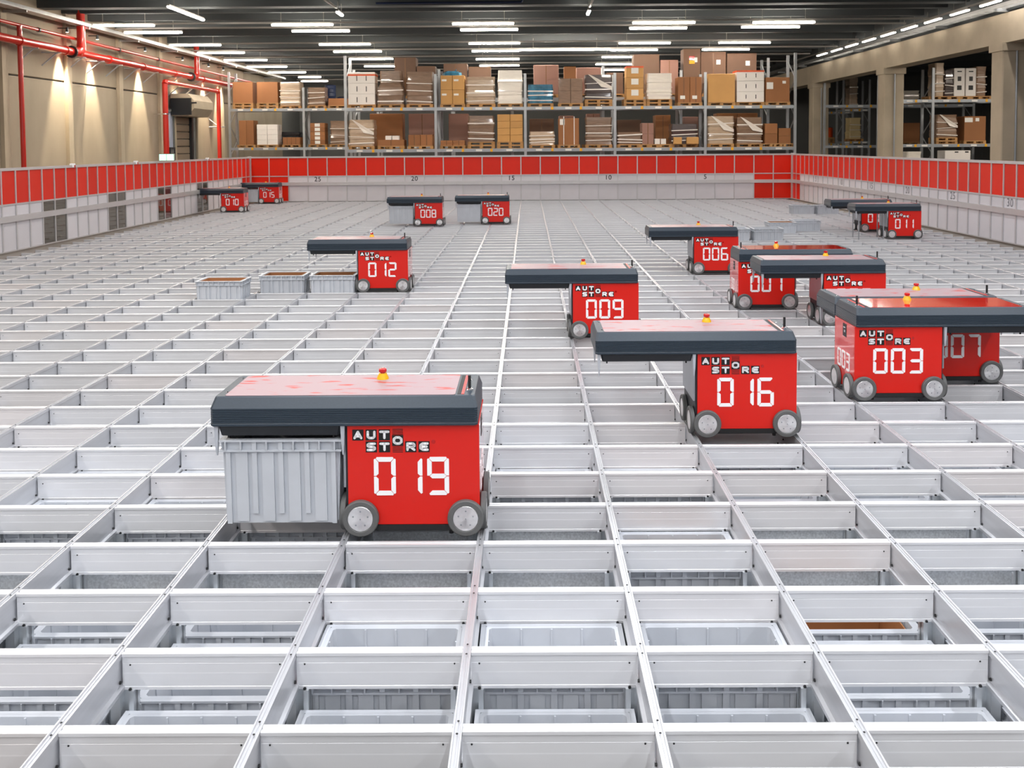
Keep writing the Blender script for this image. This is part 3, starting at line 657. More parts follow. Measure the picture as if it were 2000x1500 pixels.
o = part('light_track', box_mb(a0.x-.03, a0.x+.03, 24, 49, a0.z+.06, a0.z+.12), 'lamp_body'); tag(o, 'long pale track carrying the slanting row of right hand lamps', 'track')
p = at(1978, 115, 34); strip((p.x, 34, p.z), (p.x+1.8, 34, p.z), 'strip lamp behind the big concrete column at the right edge', 'crosswise strip lamps')

# ------------------------------------------------------------------ pipes, trays and wall fittings on the left
PX = -15.5
mp_ = thing('sprinkler_pipe', (0, 0, 0), 'thick red sprinkler main pipe running along the left concrete wall', 'pipe')
part('pipe_run', MB().tube((PX, 20, 5.32), (PX, 52, 5.2), .13, 18), 'pipe_red', mp_, True)
for y in (28.2, 31.0, 34.2, 37.2, 40.5, 44): part('coupling', MB().lathe('y', (PX, y, 5.32-(y-20)*.00375), [(-.06, .13), (-.06, .155), (.06, .155), (.06, .13)], 18), 'pipe_red', mp_, True)
for y in (29.0, 30.4, 32.1, 33.5, 35.0, 36.6, 38.4, 41, 43.5):
    z = 5.32-(y-20)*.00375
    part('bracket', MB().tube((PX+.02, y, z-.13), (WX, y, z-.55), .022, 6).tube((WX, y, z-.12), (PX+.15, y, z-.14), .02, 6), 'clip_plastic', mp_)
for y, r, z1 in ((31.9, .14, 7.45), (43.0, .12, 7.45)):
    z = 5.32-(y-20)*.00375
    dp = part('drop_pipe', MB().tube((PX+.1, y, z+.28), (PX+.1, y, z1), r, 16), 'pipe_red', mp_, True)
    pts = [Vector((PX+.1, y, z+.3)), Vector((PX+.1, y-.03, z+.12)), Vector((PX+.07, y-.15, z+.02)), Vector((PX, y-.35, z))]
    el = MB()
    for a, b in zip(pts, pts[1:]): el.tube(a, b, r*1.08, 16)
    part('elbow', el, 'pipe_red', mp_, True)
    part('flange', MB().lathe('y', (PX, y-.45, z), [(-.07, .1), (-.07, .21), (.0, .21), (.0, .1)], 16), 'dark_frame', mp_)
t2 = thing('thin_red_pipe', (0, 0, 0), 'thin red pipe running above the thick sprinkler main', 'pipe')
part('pipe_run', MB().tube((PX-.1, 20, 5.85), (PX-.1, 52, 5.62), .055, 12), 'pipe_red', t2, True)
for y in (29.5, 32.2, 35.3, 39): part('coupling', MB().lathe('y', (PX-.1, y, 5.85-(y-20)*.0072), [(-.05, .05), (-.05, .075), (.05, .075), (.05, .05)], 12), 'dark_frame', t2)
part('drop_pipe', MB().tube((PX-.05, 28.3, FLOOR), (PX-.05, 28.3, 5.78), .075, 12), 'pipe_red', t2, True)
rp = thing('riser_pipe', (0, 0, 0), 'thick red riser pipe left of the roller shutter with a branch along the wall', 'pipe')
part('riser', MB().tube((PX, 39.4, FLOOR), (PX, 39.4, 4.72), .115, 16), 'pipe_red', rp, True)
part('branch', MB().tube((PX, 39.5, 4.80), (PX, 46.0, 4.77), .10, 14), 'pipe_red', rp, True)
part('elbow', MB().tube((PX, 39.4, 4.7), (PX, 39.47, 4.8), .125, 14).tube((PX, 39.42, 4.79), (PX, 39.7, 4.80), .12, 14), 'pipe_red', rp, True)
part('pipe_clamp', MB().lathe('z', (PX, 39.4, 3.4), [(0, .12), (0, .135), (.05, .135), (.05, .12)], 14).box(WX, PX-.1, 39.35, 39.45, 3.4, 3.45), 'chrome', rp)
for y in (41, 42.6, 45): part('bracket', MB().tube((PX, y, 4.68), (WX, y, 4.3), .022, 6), 'clip_plastic', rp)
r2 = thing('riser_pipe', (0, 0, 0), 'red riser pipe right of the roller shutter beside the left rack', 'pipe')
part('riser', MB().tube((PX, 46.2, FLOOR), (PX, 46.2, 4.75), .10, 14), 'pipe_red', r2, True)
part('pipe_clamp', MB().tube((WX, 46.2, 3.0), (PX+.3, 46.2, 3.0), .025, 6).tube((WX, 46.2, 3.4), (PX, 46.2, 3.0), .025, 6), 'clip_plastic', r2)
part('elbow', MB().tube((PX, 46.2, 4.72), (PX, 46.0, 4.8), .11, 12), 'pipe_red', r2, True)
dl = thing('dark_conduit', (0, 0, 0), 'thin dark conduit running down the left wall beside the thin red pipe', 'conduit')
part('conduit_run', MB().tube((WX+.06, 28.0, FLOOR), (WX+.06, 28.0, 6.2), .03, 8), 'dark_frame', dl)
for z in (2.5, 3.6, 4.7): part('conduit_clip', box_mb(WX, WX+.1, 27.95, 28.05, z, z+.05), 'dark_frame', dl)
ct = thing('cable_tray', (0, 0, 0), 'shiny metal cable tray along the top of the left wall', 'tray')
part('tray_floor', box_mb(-15.55, -15.2, 18, 58, 6.2, 6.22), 'tray_metal', ct)
part('tray_side', box_mb(-15.2, -15.18, 18, 58, 6.2, 6.32), 'tray_metal', ct); part('tray_side', box_mb(-15.57, -15.55, 18, 58, 6.2, 6.32), 'tray_metal', ct)
for k in range(10): part('tray_arm', box_mb(WX, -15.15, 20+4*k, 20.06+4*k, 6.12, 6.2), 'tray_metal', ct)
sl_pos = [31.5, 33.7, 37.9, 42.0, 45.4, 47.6]
for n, y in enumerate(sl_pos):
    s = thing('wall_spotlight', (WX+.32, y, 5.95), f'small spotlight above the red pipe on the left wall, {ORD[n]} from the front', 'lamp', 'wall spotlights')
    part('spot_body', MB().lathe('z', (0, 0, 0), [(0, .05), (.16, .045), (.18, .0)], 12), 'dark_frame', s, True)
    part('spot_lens', MB().lathe('z', (0, 0, -.004), [(0, .044), (.003, .044)], 12), 'lens_glow', s); part('spot_arm', box_mb(-.32, -.03, -.015, .015, .12, .15), 'dark_frame', s)
    l = bpy.data.lights.new('wall_spot', 'SPOT'); l.energy = 3200; l.color = (1, .84, .60); l.spot_size = math.radians(40); l.spot_blend = .6; l.shadow_soft_size = .04
    lo = bpy.data.objects.new('wall_spot', l); COL.objects.link(lo); lo.location = (WX+.32, y, 5.90); lo.rotation_euler = (0, math.radians(2), 0)
# roller shutter, its housing and a side door
sh = thing('roller_shutter', (WX, 42.6, 0), 'brown slatted roller shutter under a cream housing on the left wall', 'shutter')
for k in range(20):
    part('shutter_slat', MB().yprofile([(-.08, .0), (-.03, .02), (-.03, .30), (-.08, .32)], -.85, .95), 'shutter', sh, loc=(0, 0, -3.4+k*.34))
part('shutter_guide', box_mb(-.06, .06, -1.0, -.85, FLOOR, 3.5), 'concrete', sh); part('shutter_guide', box_mb(-.06, .10, .95, 1.15, FLOOR, 3.5), 'dark_frame', sh)
hs = part('shutter_housing', MB().yprofile([(-.05, 3.4), (.75, 3.4), (1.0, 3.75), (1.0, 4.1), (.75, 4.4), (-.05, 4.4)], -1.2, 1.3), 'concrete', sh)
part('housing_bracket', box_mb(.0, .9, -1.34, -1.22, 3.45, 4.2).box(.9, 1.15, -1.3, -1.25, 3.95, 4.02), 'dark_frame', sh)
sd = struct('door_1', box_mb(WX-.06, WX-.02, 40.5, 41.5, FLOOR, 3.6), 'door_blue')
part('door_frame', box_mb(WX-.05, WX+.03, 40.4, 40.5, FLOOR, 3.7).box(WX-.05, WX+.03, 41.5, 41.6, FLOOR, 3.7).box(WX-.05, WX+.03, 40.4, 41.6, 3.6, 3.7), 'hall_grey', sd)
part('door_rail', box_mb(WX-.02, WX, 40.5, 41.5, 1.85, 1.95), 'dark_frame', sd)
cb = thing('control_box', (WX, 41.2, 1.3), 'small black framed control panel beside the roller shutter', 'panel')
part('box_frame', MB().box(0, .08, -.3, .3, 0, .08).box(0, .08, -.3, .3, .62, .7).box(0, .08, -.3, -.22, .08, .62).box(0, .08, .22, .3, .08, .62), 'dark_frame', cb); part('box_face', box_mb(0, .05, -.22, .22, .08, .62), 'hall_grey', cb)
# right hand tray on the girder and the dark blue pipe under the roof
rt = thing('cable_tray', (0, 0, 0), 'metal cable ladder lying along the top of the right concrete girder', 'tray')
part('tray_side', box_mb(14.10, 14.13, 15, 60, 6.02, 6.14), 'tray_metal', rt); part('tray_side', box_mb(14.42, 14.45, 15, 60, 6.02, 6.14), 'tray_metal', rt)
for k in range(90): link('tray_rung', cached('rung', lambda: box_mb(14.13, 14.42, -.02, .02, 6.04, 6.07).mesh('tray_rung', 'tray_metal')), rt, (0, 15.2+.5*k, 0))
for k in range(12): link('tray_arm', cached('tarm', lambda: box_mb(14.08, 14.5, -.03, .03, 5.93, 6.02).mesh('tray_arm', 'rack_steel')), rt, (0, 16+4*k, 0))
bp_ = thing('blue_pipe', (0, 0, 0), 'dark blue pipe loop under the roof girder at the top edge', 'pipe')
pa, pb = at(734, 4.5, 30.0), at(1020, 2, 30.0)
part('pipe_run', MB().tube((pa.x, 30.0, pa.z-.03), (pb.x-.06, 30.0, pa.z-.03), .035, 10).tube((pb.x, 30.0, pa.z+.03), (pb.x, 30.0, pa.z+.6), .035, 10), 'plastic_blue', bp_, True)
part('elbow', MB().tube((pb.x-.07, 30.0, pa.z-.03), (pb.x-.02, 30.0, pa.z-.012), .037, 10).tube((pb.x-.025, 30.0, pa.z-.015), (pb.x, 30.0, pa.z+.035), .037, 10), 'plastic_blue', bp_, True)

# ------------------------------------------------------------------ pallet racks
def rack(label, Yd, ups, zs, tops, depth=1.1, tags=True, x_beam=None, z0=FLOOR):
    r = thing('pallet_rack', (0, 0, 0), label, 'rack')
    for x, zt in zip(ups, tops):
        for y in (Yd, Yd+depth): part('upright', MB().box(x-.055, x+.055, y-.04, y+.04, z0, zt), 'rack_steel', r)
        br = MB(); z = z0+.3; s = 0
        while z < zt-.9:
            a, b = (Yd, Yd+depth) if s % 2 == 0 else (Yd+depth, Yd); br.tube((x, a, z), (x, b, z+.8), .022, 5); z += .8; s += 1
        part('brace', br, 'rack_steel', r)
    for a, b in zip(ups, ups[1:]):
        for z in zs:
            for y in (Yd, Yd+depth):
                bm_ = part('beam', MB().box(a+.055, b-.055, y-.03, y+.03, z-.13, z).box(a+.055, b-.055, y-.04, y+.04, z-.045, z-.03), 'beam_steel', r)
                if tags and y == Yd:
                    for q, (u, m_) in enumerate(((.30, 'tag_yellow'), (.62, 'tag_yellow'), (.15, 'paper_label'), (.48, 'paper_label'), (.82, 'paper_label'))):
                        xx = a+(b-a)*u; w = .05 if m_ == 'tag_yellow' else .13
                        part('beam_tag', box_mb(xx-w, xx+w, y-.046, y-.041, z-.125 if m_ == 'tag_yellow' else z-.105, z-.01 if m_ == 'tag_yellow' else z-.03), m_, bm_)
    return r
UPS = [-7.58, -3.83, -.10, 3.63, 7.39, 11.12]
YF = 38.4
rack('front pallet rack with five bays of grey uprights and beams behind the back fence', YF, UPS, (3.59, 1.86, .1, -1.7, -3.4), [5.75, 4.97, 4.97, 4.97, 4.97, 5.75])
YL2 = 46.4
rack('far left pallet rack between the roller shutter wall and the front rack', YL2, [-15.02, -11.28, -7.54, -3.8], (3.91, 1.95, .1, -1.7, -3.4), [5.75, 4.95, 4.95, 4.95])
YR_ = 40.1
rack('rear pallet rack standing back to back with the front rack', YR_, [at(q, 200, YR_).x for q in (692, 858, 1000, 1178, 1330, 1500)], (4.05, 1.86, .1), [5.3, 5.3, 5.1, 5.4, 5.2, 5.7], tags=False)

# pallets: one mesh set, copied
def pallet_set():
    b = MB()
    d = MB()
    for k in range(5): d.box(-.6, .6, -.4+k*.175, -.4+k*.175+.1, .122, .144)
    s = MB()
    for x in (-.527, 0, .527):
        for y in (-.35, 0, .35): s.box(x-.072, x+.072, y-.05, y+.05, .022, .1)
    for y in (-.35, 0, .35): s.box(-.6, .6, y-.05, y+.05, .1, .122)
    for y in (-.35, 0, .35): b.box(-.6, .6, y-.05, y+.05, 0, .022)
    return d.mesh('deck_board', 'pallet_wood'), s.mesh('block', 'pallet_wood'), b.mesh('base_board', 'pallet_wood')
PAL = pallet_set()
def pallet(x, y, z, sx, label, sz=1., group='wooden pallets on the racks'):
    p = thing('wooden_pallet', (x, y, z), label, 'pallet', group); p.scale = (sx, 1, sz)
    for n, me in zip(('deck_board', 'block', 'base_board'), PAL): link(n, me, p)
    return z+.144*sz
def carton(x, y, z, w, d, h, m, label, group=None, tape=True, lab=(), name='carton', strap=None, mark=()):
    c = thing(name, (x, y, z), label, 'carton', group)
    e = min(.012, w*.05)
    part('box_shell', MB().rings([rect(-w/2, w/2, -d/2, d/2, 0, e), rect(-w/2, w/2, -d/2, d/2, h-e, e), rect(-w/2+e, w/2-e, -d/2+e, d/2-e, h, e)]), m, c)
    if tape: part('tape', box_mb(-.018, .018, -d/2-.002, -d/2+.001, .0, h*.98).box(-.018, .018, -d/2+.01, d/2-.01, h-.001, h+.001), 'tape_brown', c)
    for (u, v, lw, lh) in lab: part('paper_label', box_mb(w*(u-.5)-lw/2, w*(u-.5)+lw/2, -d/2-.006, -d/2, h*v-lh/2, h*v+lh/2), 'paper_label', c)
    for (u, v, lw, lh) in mark: part('hand_slot', box_mb(w*(u-.5)-lw/2, w*(u-.5)+lw/2, -d/2-.004, -d/2, h*v-lh/2, h*v+lh/2), 'black_print', c)
    if strap:
        for v in strap[1:]: part('strap', box_mb(-w/2-.006, w/2+.006, -d/2-.006, d/2+.006, h*v-.035, h*v+.035), strap[0], c)
    return c
def wrapped(x, y, z, w, d, h, m, label, group='film wrapped pallet loads', torn=False, waist=0.):
    c = thing('wrapped_load', (x, y, z), label, 'load', group); rnd = random.Random(label)
    rs = []; n = 8
    for k in range(n+1):
        t = k/n; e = rnd.uniform(-.02, .015)-(waist if t > .62 else 0)
        rs.append(rect(-w/2-e, w/2+e, -d/2-e*.6, d/2+e*.6, h*t, .05))
        if k in (2, 5): rs.append(rect(-w/2-e-.018, w/2+e+.018, -d/2-e*.6-.018, d/2+e*.6+.018, h*(t+.02), .05))
    part('wrapped_stack', MB().rings(rs), m, c, False)
    f = MB()                                      # creased bands of stretch film
    for k in range(3):
        z0 = h*(.1+.28*k+rnd.uniform(-.04, .04)); z1 = z0+rnd.uniform(-.06, .06); t = rnd.uniform(.02, .05)
        f.add([(-w/2-.012, -d/2-.03, z0), (w/2+.012, -d/2-.03, z1), (w/2+.012, -d/2-.03, z1+t), (-w/2-.012, -d/2-.03, z0+t), (-w/2, -d/2-.005, z0), (w/2, -d/2-.005, z1), (w/2, -d/2-.005, z1+t), (-w/2, -d/2-.005, z0+t)],
              [(0, 1, 2, 3), (3, 2, 6, 7), (4, 5, 1, 0), (0, 3, 7, 4), (1, 5, 6, 2), (4, 7, 6, 5)])
    if torn:
        f.add([(-w*.4, -d/2-.05, h*1.02), (-w*.28, -d/2-.06, h*.98), (w*.5, -d/2-.06, h*.52), (w*.5, -d/2-.05, h*.42), (w*.1, -d/2-.08, h*.5), (-w*.1, -d/2-.03, h*.74)], [(0, 1, 2, 3, 4, 5)])
    part('film_band', f, 'stretch_shine', c)
    return c
def onrack(x0, x1, ytop, Yd, zb):                 # world x centre, width, top height of a load seen between the columns x0 and x1
    a = at(x0, ytop, Yd); b = at(x1, ytop, Yd); return (a.x+b.x)/2, b.x-a.x, (a.z+b.z)/2
BAYN = ['leftmost bay', 'second bay', 'middle bay', 'fourth bay', 'rightmost bay']
def load(kind, x0, x1, ytop, zb, desc, where, Yd=YF, pal=1, m=None, **kw):
    yc = Yd+.45; cx, w, zt = onrack(x0, x1, ytop, Yd+.05, zb)
    z = zb
    for k in range(pal): z = pallet(cx, yc, z, max(w, .9)/1.16, f'{"" if k == 0 else "upper "}pallet under {desc}, {where}')
    h = max(zt-z, .2); d = .78; lb = f'{desc}, {where}'
    if kind == 'wrap': wrapped(cx, yc, z, w, d, h, m, lb, **kw)
    elif kind == 'box': carton(cx, yc, z, w, d, h, m, lb, **kw)
    elif kind == 'stack':
        nx, nz = kw.pop('n'); lab = kw.pop('lab', ()); mk = kw.pop('mark', ()); strap = kw.pop('strap', None)
        for a in range(nx):
            for c in range(nz):
                pos = ('' if nz == 1 else ('bottom' if c == 0 else 'top' if c == nz-1 else ORD[c]+' from bottom'))+('' if nx == 1 else f' {["left", "right"][a] if nx == 2 else ORD[a]}')
                st = strap if strap and c == nz-1 else None
                carton(cx-w/2+w*(a+.5)/nx, yc, z+h*c/nz, w/nx-.012, d, h/nz-.006, m, f'{desc}, {pos.strip()}, {where}', 'cartons stacked on the racks', lab=lab, mark=mk, strap=st, **kw)
    return cx, w, z, zt
U, D = 3.59, 1.86
up = 'upper beam, '; lo = 'lower beam, '
load('stack', 679, 732, 141, U, 'white carton with dark hand slots', up+BAYN[0], m='carton_white', n=(1, 3), mark=((.33, .45, .035, .22), (.68, .45, .035, .22)), strap=('strap_orange', .75), tape=False)
load('wrap', 737, 787, 138, U, 'brown film wrapped load with narrow top', up+BAYN[0], m='wrap_brown', waist=.09)
load('wrap', 794, 844, 140, U, 'dull dark brown wrapped load', up+BAYN[0], m='wrap_brown')
cx, w, z, zt = load('stack', 860, 907, 147, U, 'golden carton with a white label', up+BAYN[1], m='carton_gold', n=(2, 2), lab=((.3, .66, .2, .08),), tape=False)
o = thing('blue_bag', (cx, YF+.45, zt), 'teal plastic bag on top of the golden labelled cartons', 'bag'); part('bag_body', MB().rings([rect(-.42, .38, -.3, .3, 0, .1), rect(-.40, .36, -.28, .28, .12, .1), rect(-.3, .2, -.2, .2, .19, .1)]), 'film_blue', o); part('bag_knot', MB().tube((.1, -.1, .18), (.14, -.12, .27), .03, 8, .015), 'film_blue', o)
load('wrap', 911, 966, 150, U, 'beige film wrapped load', up+BAYN[1], m='wrap_beige')
load('wrap', 972, 1020, 137, U, 'tall white film wrapped load', up+BAYN[1], m='wrap_white')
load('wrap', 1031, 1080, 165, U, 'load under blue film', up+BAYN[2], m='film_blue')
cx, w, z, zt = load('stack', 1091, 1138, 153, U, 'grey brown wrapped carton', up+BAYN[2], m='wrap_brown', n=(2, 2), tape=False)
carton(cx-.02, YF+.4, zt, .5, .5, .5, 'carton_brown', 'single brown carton on top of the grey brown wrapped cartons', tape=False)
load('wrap', 1143, 1195, 146, U, 'torn film wrapped load on two pallets', up+BAYN[2], pal=2, m='wrap_dark', torn=True)
load('stack', 1223, 1257, 129, U, 'bright golden carton with white label', up+BAYN[3], pal=2, m='carton_gold', n=(1, 3), lab=((.5, .6, .3, .24),), strap=('strap_orange', .93), tape=False)
load('wrap', 1264, 1312, 143, U, 'white film wrapped load on two pallets', up+BAYN[3], pal=2, m='wrap_white')
load('stack', 1324, 1371, 150, U, 'brown carton in shiny film', up+BAYN[3], m='carton_brown', n=(2, 1), lab=((.4, .2, .2, .14),))
load('box', 1383, 1436, 144, U, 'large plain golden carton', up+BAYN[4], m='carton_gold', tape=False)
load('stack', 1439, 1493, 137, U, 'white carton with small dark slots', up+BAYN[4], m='carton_white', n=(1, 3), mark=((.34, .5, .03, .17), (.70, .5, .03, .17)), strap=('strap_orange', .92), tape=False)
load('box', 1496, 1543, 151, U, 'brown carton with white papers', up+BAYN[4], m='carton_brown', lab=((.17, .66, .27, .28), (.76, .8, .14, .11)), tape=False)
load('wrap', 681, 730, 234, D, 'shiny beige wrapped load', lo+BAYN[0], m='wrap_beige', torn=True)
cx, w, z, zt = load('box', 738, 789, 273, D, 'low open brown carton', lo+BAYN[0], m='carton_brown')
for k in (-.12, .18): carton(cx+k, YF+.3, zt, .26 if k < 0 else .3, .25, .17, 'carton_white', f'small white box on the low brown carton, {"left" if k < 0 else "right"} one of two', tape=False)
load('stack', 797, 845, 263, D, 'mid brown carton', lo+BAYN[0], m='carton_brown', n=(2, 1))
load('stack', 860, 908, 274, D, 'flat brown carton', lo+BAYN[1], m='carton_brown', n=(2, 2))
load('wrap', 914, 965, 226, D, 'crinkled brown wrapped load on two pallets', lo+BAYN[1], pal=2, m='wrap_brown')
load('stack', 971, 1021, 223, D, 'golden brown carton of a tall stack', lo+BAYN[1], pal=2, m='carton_gold', n=(2, 4), tape=False)
load('wrap', 1034, 1083, 257, D, 'low white wrapped load', lo+BAYN[2], m='wrap_beige')
load('box', 1091, 1131, 231, D, 'tall brown carton with two pale straps', lo+BAYN[2], m='carton_brown', lab=((.18, .86, .2, .24), (.25, .5, .03, 1.25), (.76, .5, .03, 1.25)), tape=False)
load('wrap', 1144, 1195, 229, D, 'shiny grey wrapped load', lo+BAYN[2], m='wrap_brown')
load('wrap', 1206, 1254, 258, D, 'low shiny brown wrapped load', lo+BAYN[3], m='wrap_brown')
load('stack', 1254, 1277, 240, D, 'narrow pinkish carton', lo+BAYN[3], m='carton_pink', n=(1, 2))
load('box', 1279, 1301, 271, D, 'small off white carton', lo+BAYN[3], m='carton_white')
cx, w, z, zt = load('wrap', 1312, 1362, 242, D, 'dark wrapped load', lo+BAYN[3], m='wrap_dark')
for k in range(2): carton(cx-.32+k*.62, YF-.12, D+.144, .34 if k == 0 else .5, .18, .28, 'carton_gold', f'small golden carton before the dark wrapped load, {["left", "right"][k]} one', tape=False)
load('wrap', 1383, 1433, 227, D, 'torn beige wrapped load', lo+BAYN[4], m='wrap_beige', torn=True)
load('wrap', 1440, 1489, 229, D, 'crinkled brown load with loose film', lo+BAYN[4], m='wrap_brown', torn=True)
load('stack', 1494, 1519, 241, D, 'brown carton of the taller pair', lo+BAYN[4], m='carton_brown', n=(1, 2), tape=False)
load('stack', 1521, 1545, 250, D, 'brown carton of the lower pair', lo+BAYN[4], m='carton_brown', n=(1, 2), tape=False)
# far left rack
ul, ll = 'far left rack, upper beam', 'far left rack, lower beam'
load('box', 454, 493, 160, 3.91, 'plain brown carton nearest the wall', ul, YL2, pal=2, m='carton_brown', tape=False)
load('box', 501, 542, 160, 3.91, 'plain brown carton second from the wall', ul, YL2, pal=2, m='carton_brown', tape=False)
load('wrap', 546, 586, 160, 3.91, 'pale wrapped load', ul, YL2, m='wrap_beige')
load('wrap', 601, 634, 171, 3.91, 'narrow brown wrapped load', ul, YL2, m='wrap_brown')
load('box', 641, 676, 192, 3.91, 'low brown tray carton', ul, YL2, m='carton_brown', tape=False)
load('stack', 466, 495, 235, 1.95, 'tall brown carton', ll, YL2, m='carton_brown', n=(2, 1), tape=False)
load('stack', 501, 542, 243, 1.95, 'cream carton', ll, YL2, m='carton_white', n=(2, 4), tape=False)
load('stack', 552, 586, 268, 1.95, 'low brown carton', ll, YL2, m='carton_brown', n=(2, 1))
load('stack', 605, 634, 240, 1.95, 'brown carton with a white label', ll, YL2, m='carton_brown', n=(1, 5), lab=((.5, .5, .26, .16),), tape=False)
load('wrap', 645, 676, 236, 1.95, 'brown wrapped load', ll, YL2, m='wrap_brown')
for k in range(3):
    o = thing('blue_drum', (at(648, 190, YL2+1.5).x+(k % 2)*.62, YL2+1.2, 3.91+(.62 if k == 2 else 0)), f'blue plastic drum behind the low tray carton, {ORD[k]} one', 'drum', 'blue drums')
    part('drum_body', MB().lathe('z', (0, 0, 0), [(0, .27), (.03, .29), (.2, .28), (.22, .295), (.24, .28), (.4, .28), (.42, .295), (.44, .28), (.58, .29), (.61, .26)], 16), 'plastic_blue', o, True); part('drum_lid', MB().lathe('z', (0, 0, .605), [(0, .25), (.014, .24)], 16), 'plastic_black', o)
for k in range(4):
    o = thing('black_tarp', (at(570, 240, YL2+1.2).x, YL2+1.22, 1.95+.2*k), f'folded black plastic sheet behind the low brown cartons, {ORD[k]} from the bottom', 'sheet', 'folded black sheets')
    part('fold', MB().rings([rect(-.5, .5, -.35, .35, 0, .08), rect(-.52, .52, -.37, .37, .1, .08), rect(-.47, .47, -.33, .33, .19, .08)]), 'plastic_black', o); part('fold_edge', box_mb(-.45, .45, -.385, -.36, .07, .12), 'plastic_black', o)
# rear rack: carton colours darkened for the weaker light back here
RU = 4.05
for n, (x0, x1, yt, m, k_) in enumerate([(770, 812, 112, 'carton_dark', 'dark brown tall carton'), (814, 850, 129, 'carton_dark', 'dark flat carton'), (866, 912, 124, 'carton_dark', 'dull brown carton'), (915, 958, 130, 'carton_dark', 'small dull carton'),
                                          (1042, 1091, 127, 'carton_pink', 'pinkish carton'), (1126, 1174, 132, 'carton_pink', 'pale pink carton'), (1184, 1217, 142, 'carton_dark', 'dark carton'), (1238, 1288, 106, 'carton_dark', 'large brown carton'), (1290, 1325, 117, 'carton_pink', 'dusty pink carton'),
                                          (1335, 1368, 95, 'carton_dark', 'tallest carton with red and yellow sign'), (1369, 1418, 101, 'carton_dark', 'tall brown carton with papers'), (1420, 1478, 104, 'carton_dark', 'wide grey brown carton')]):
    lab = ((.7, .75, .18, .2),) if n in (9, 10, 11) else ()
    load('box', x0, x1, yt, RU, k_+' behind the upper loads', 'rear rack', YR_, m=m, lab=lab, tape=n % 2 == 0)
c = at(1348, 118, YR_); o = [q for q in COL.objects if q.get('label', '').startswith('tallest carton')][0]
part('warning_sign', box_mb(-.12, .12, -.40, -.393, 1.45, 1.62), 'signal_red', o); part('warning_sign', box_mb(-.12, .12, -.40, -.393, 1.28, 1.42), 'tag_yellow', o)
for n, (x0, x1, yt, m, k_) in enumerate([(722, 786, 222, 'carton_brown', 'big brown carton under the rear beam'), (798, 850, 222, 'carton_pink', 'big pinkish carton under the rear beam'), (876, 914, 222, 'carton_pink', 'pink carton under the rear beam'),
                                          (1034, 1082, 232, 'carton_dark', 'dark carton behind the low white load'), (1092, 1120, 226, 'carton_pink', 'pink carton behind the strapped carton'), (1146, 1172, 222, 'carton_pink', 'pink carton behind the shiny grey load'), (1206, 1252, 234, 'carton_dark', 'dark carton behind the low shiny load'),
                                          (1280, 1310, 225, 'carton_brown', 'brown carton behind the off white one'), (1336, 1364, 228, 'carton_pink', 'pink carton behind the dark load'), (1400, 1480, 221, 'carton_brown', 'wide brown carton behind the torn loads')]):
    load('box', x0, x1, yt, D, k_, 'on the lower rear beam', YR_, m=m, tape=n % 2 == 1)
# racks on the right, behind the columns
YA = 41.0
xa, xb = at(1822, 200, YA).x, at(1990, 200, YA).x
zA, zB = at(1870, 194, YA).z, at(1870, 281, YA).z
rack('right hand rack seen between the two nearest concrete columns', YA, [xa-2.0, xa, xb, xb+3.75], (zA, zB, zB-1.8, zB-3.6), [5.3, 5.3, 5.3, 5.3])
rr = 'upper beam of the right hand rack'; rl = 'lower beam of the right hand rack'
load('wrap', 1827, 1845, 123, zA, 'pale wrapped load with a red patch', rr, YA, m='wrap_beige'); load('wrap', 1846, 1863, 137, zA, 'grey wrapped load', rr, YA, m='wrap_dark')
load('box', 1864, 1885, 133, zA, 'tall white printed carton, left of two', rr, YA, m='carton_white', mark=((.5, .62, .16, .2), (.5, .3, .2, .2), (.5, .88, .2, .05)), tape=False)
load('box', 1887, 1907, 133, zA, 'tall white printed carton, right of two', rr, YA, m='carton_white', mark=((.5, .62, .16, .2), (.5, .3, .2, .2), (.5, .88, .2, .05)), tape=False)
load('wrap', 1908, 1927, 130, zA, 'pale wrapped load by the column', rr, YA, m='wrap_brown')
load('wrap', 1830, 1870, 224, zB, 'large brown load in loose film', rl, YA, pal=2, m='wrap_brown', torn=True); load('box', 1884, 1926, 227, zB, 'large brown carton with papers', rl, YA, m='carton_brown', lab=((.2, .85, .35, .2), (.6, .86, .16, .15)), tape=False)
load('wrap', 1975, 1996, 150, zA, 'wrapped load right of the nearest column', rr, YA, m='wrap_dark'); load('stack', 1975, 1984, 243, zB, 'narrow carton right of the nearest column', rl, YA, m='carton_brown', n=(1, 2))
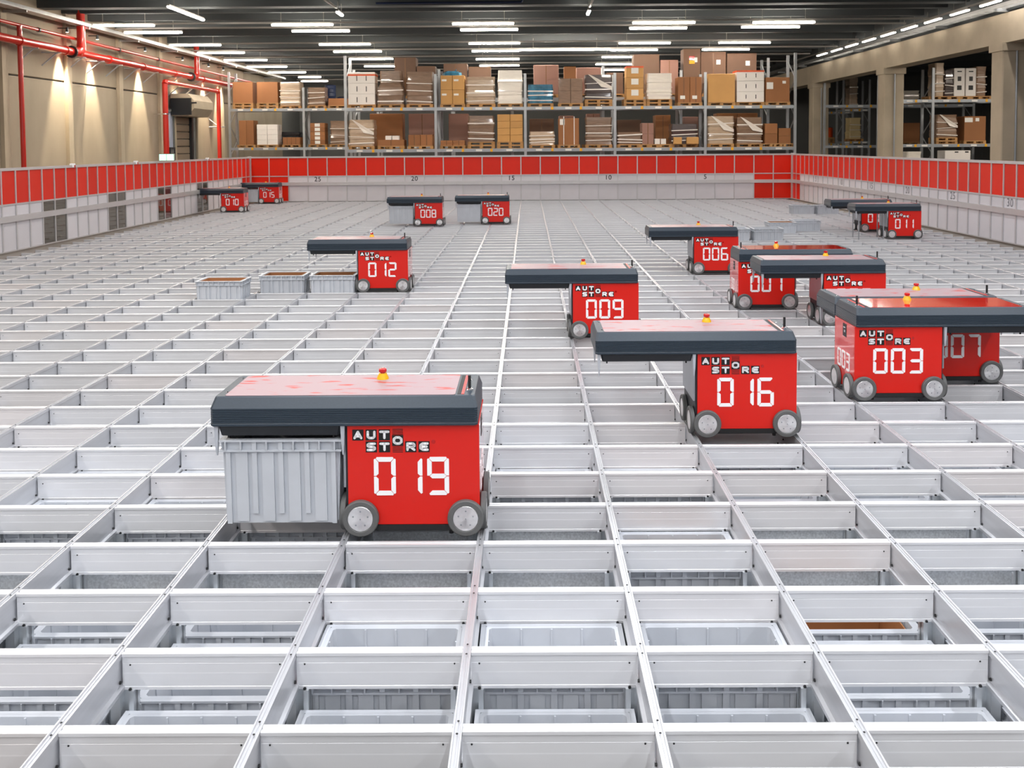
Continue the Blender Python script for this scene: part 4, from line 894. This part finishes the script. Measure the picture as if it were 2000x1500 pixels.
load('box', 1846, 1896, 294, zB-1.8+.0, 'cream slotted carton just above the fence', 'bottom beam of the right hand rack', YA, m='carton_white', mark=((.45, .95, .16, .05), (.85, .95, .16, .05)), tape=False)
load('wrap', 1772, 1800, 296, zB-1.8, 'pale wrapped load just above the fence', 'bottom beam of the right hand rack', YA, m='wrap_white')
YC = 46.5
xa = at(1756, 200, YC).x; zA, zB = at(1780, 204, YC).z, at(1780, 283, YC).z
rack('right hand rack seen left of the nearest column, second in depth', YC, [xa-3.75, xa, xa+3.75], (zA, zB, zB-1.8, zB-3.6), [5.3]*3)
load('wrap', 1764, 1796, 177, zA, 'slumped white sack load', 'upper beam of the second right rack', YC, m='wrap_white'); load('box', 1760, 1797, 240, zB, 'orange brown carton', 'lower beam of the second right rack', YC, m='carton_brown', tape=False)
YD = 53.0
xa, xb = at(1647, 200, YD).x, at(1698, 200, YD).x; zA, zB = at(1670, 213, YD).z, at(1670, 276, YD).z
rack('right hand rack left of the middle column, third in depth', YD, [xa, xb], (zA, zB, zB-2, zB-4), [5.6]*2)
load('wrap', 1660, 1676, 152, zA, 'tall narrow wrapped load', 'upper beam of the third right rack', YD, m='wrap_beige'); load('wrap', 1660, 1682, 230, zB, 'cream sack load', 'lower beam of the third right rack', YD, m='sack_cream')
YE = 57.5
xa = at(1606, 200, YE).x; zA, zB = at(1620, 218, YE).z, at(1620, 280, YE).z
rack('right hand rack beside the farthest column, fourth in depth', YE, [xa, xa+1.9], (zA, zB, zB-2, zB-4), [5.6]*2)
pz = pallet(at(1621, 280, YE).x, YE+.45, zB, .5, 'wooden pallet under the orange drum beside the farthest column', 2.6)
o = thing('orange_drum', (at(1621, 260, YE).x, YE+.45, pz), 'orange drum on a pallet beside the farthest column', 'drum')
part('drum_body', MB().lathe('z', (0, 0, 0), [(0, .3), (.03, .32), (.2, .31), (.22, .325), (.24, .31), (.4, .31), (.42, .325), (.44, .31), (.58, .32), (.61, .28)], 18), 'plastic_orange', o, True); part('drum_lid', MB().lathe('z', (0, 0, .605), [(0, .27), (.014, .26)], 18), 'plastic_black', o)

bpy.context.view_layer.update()
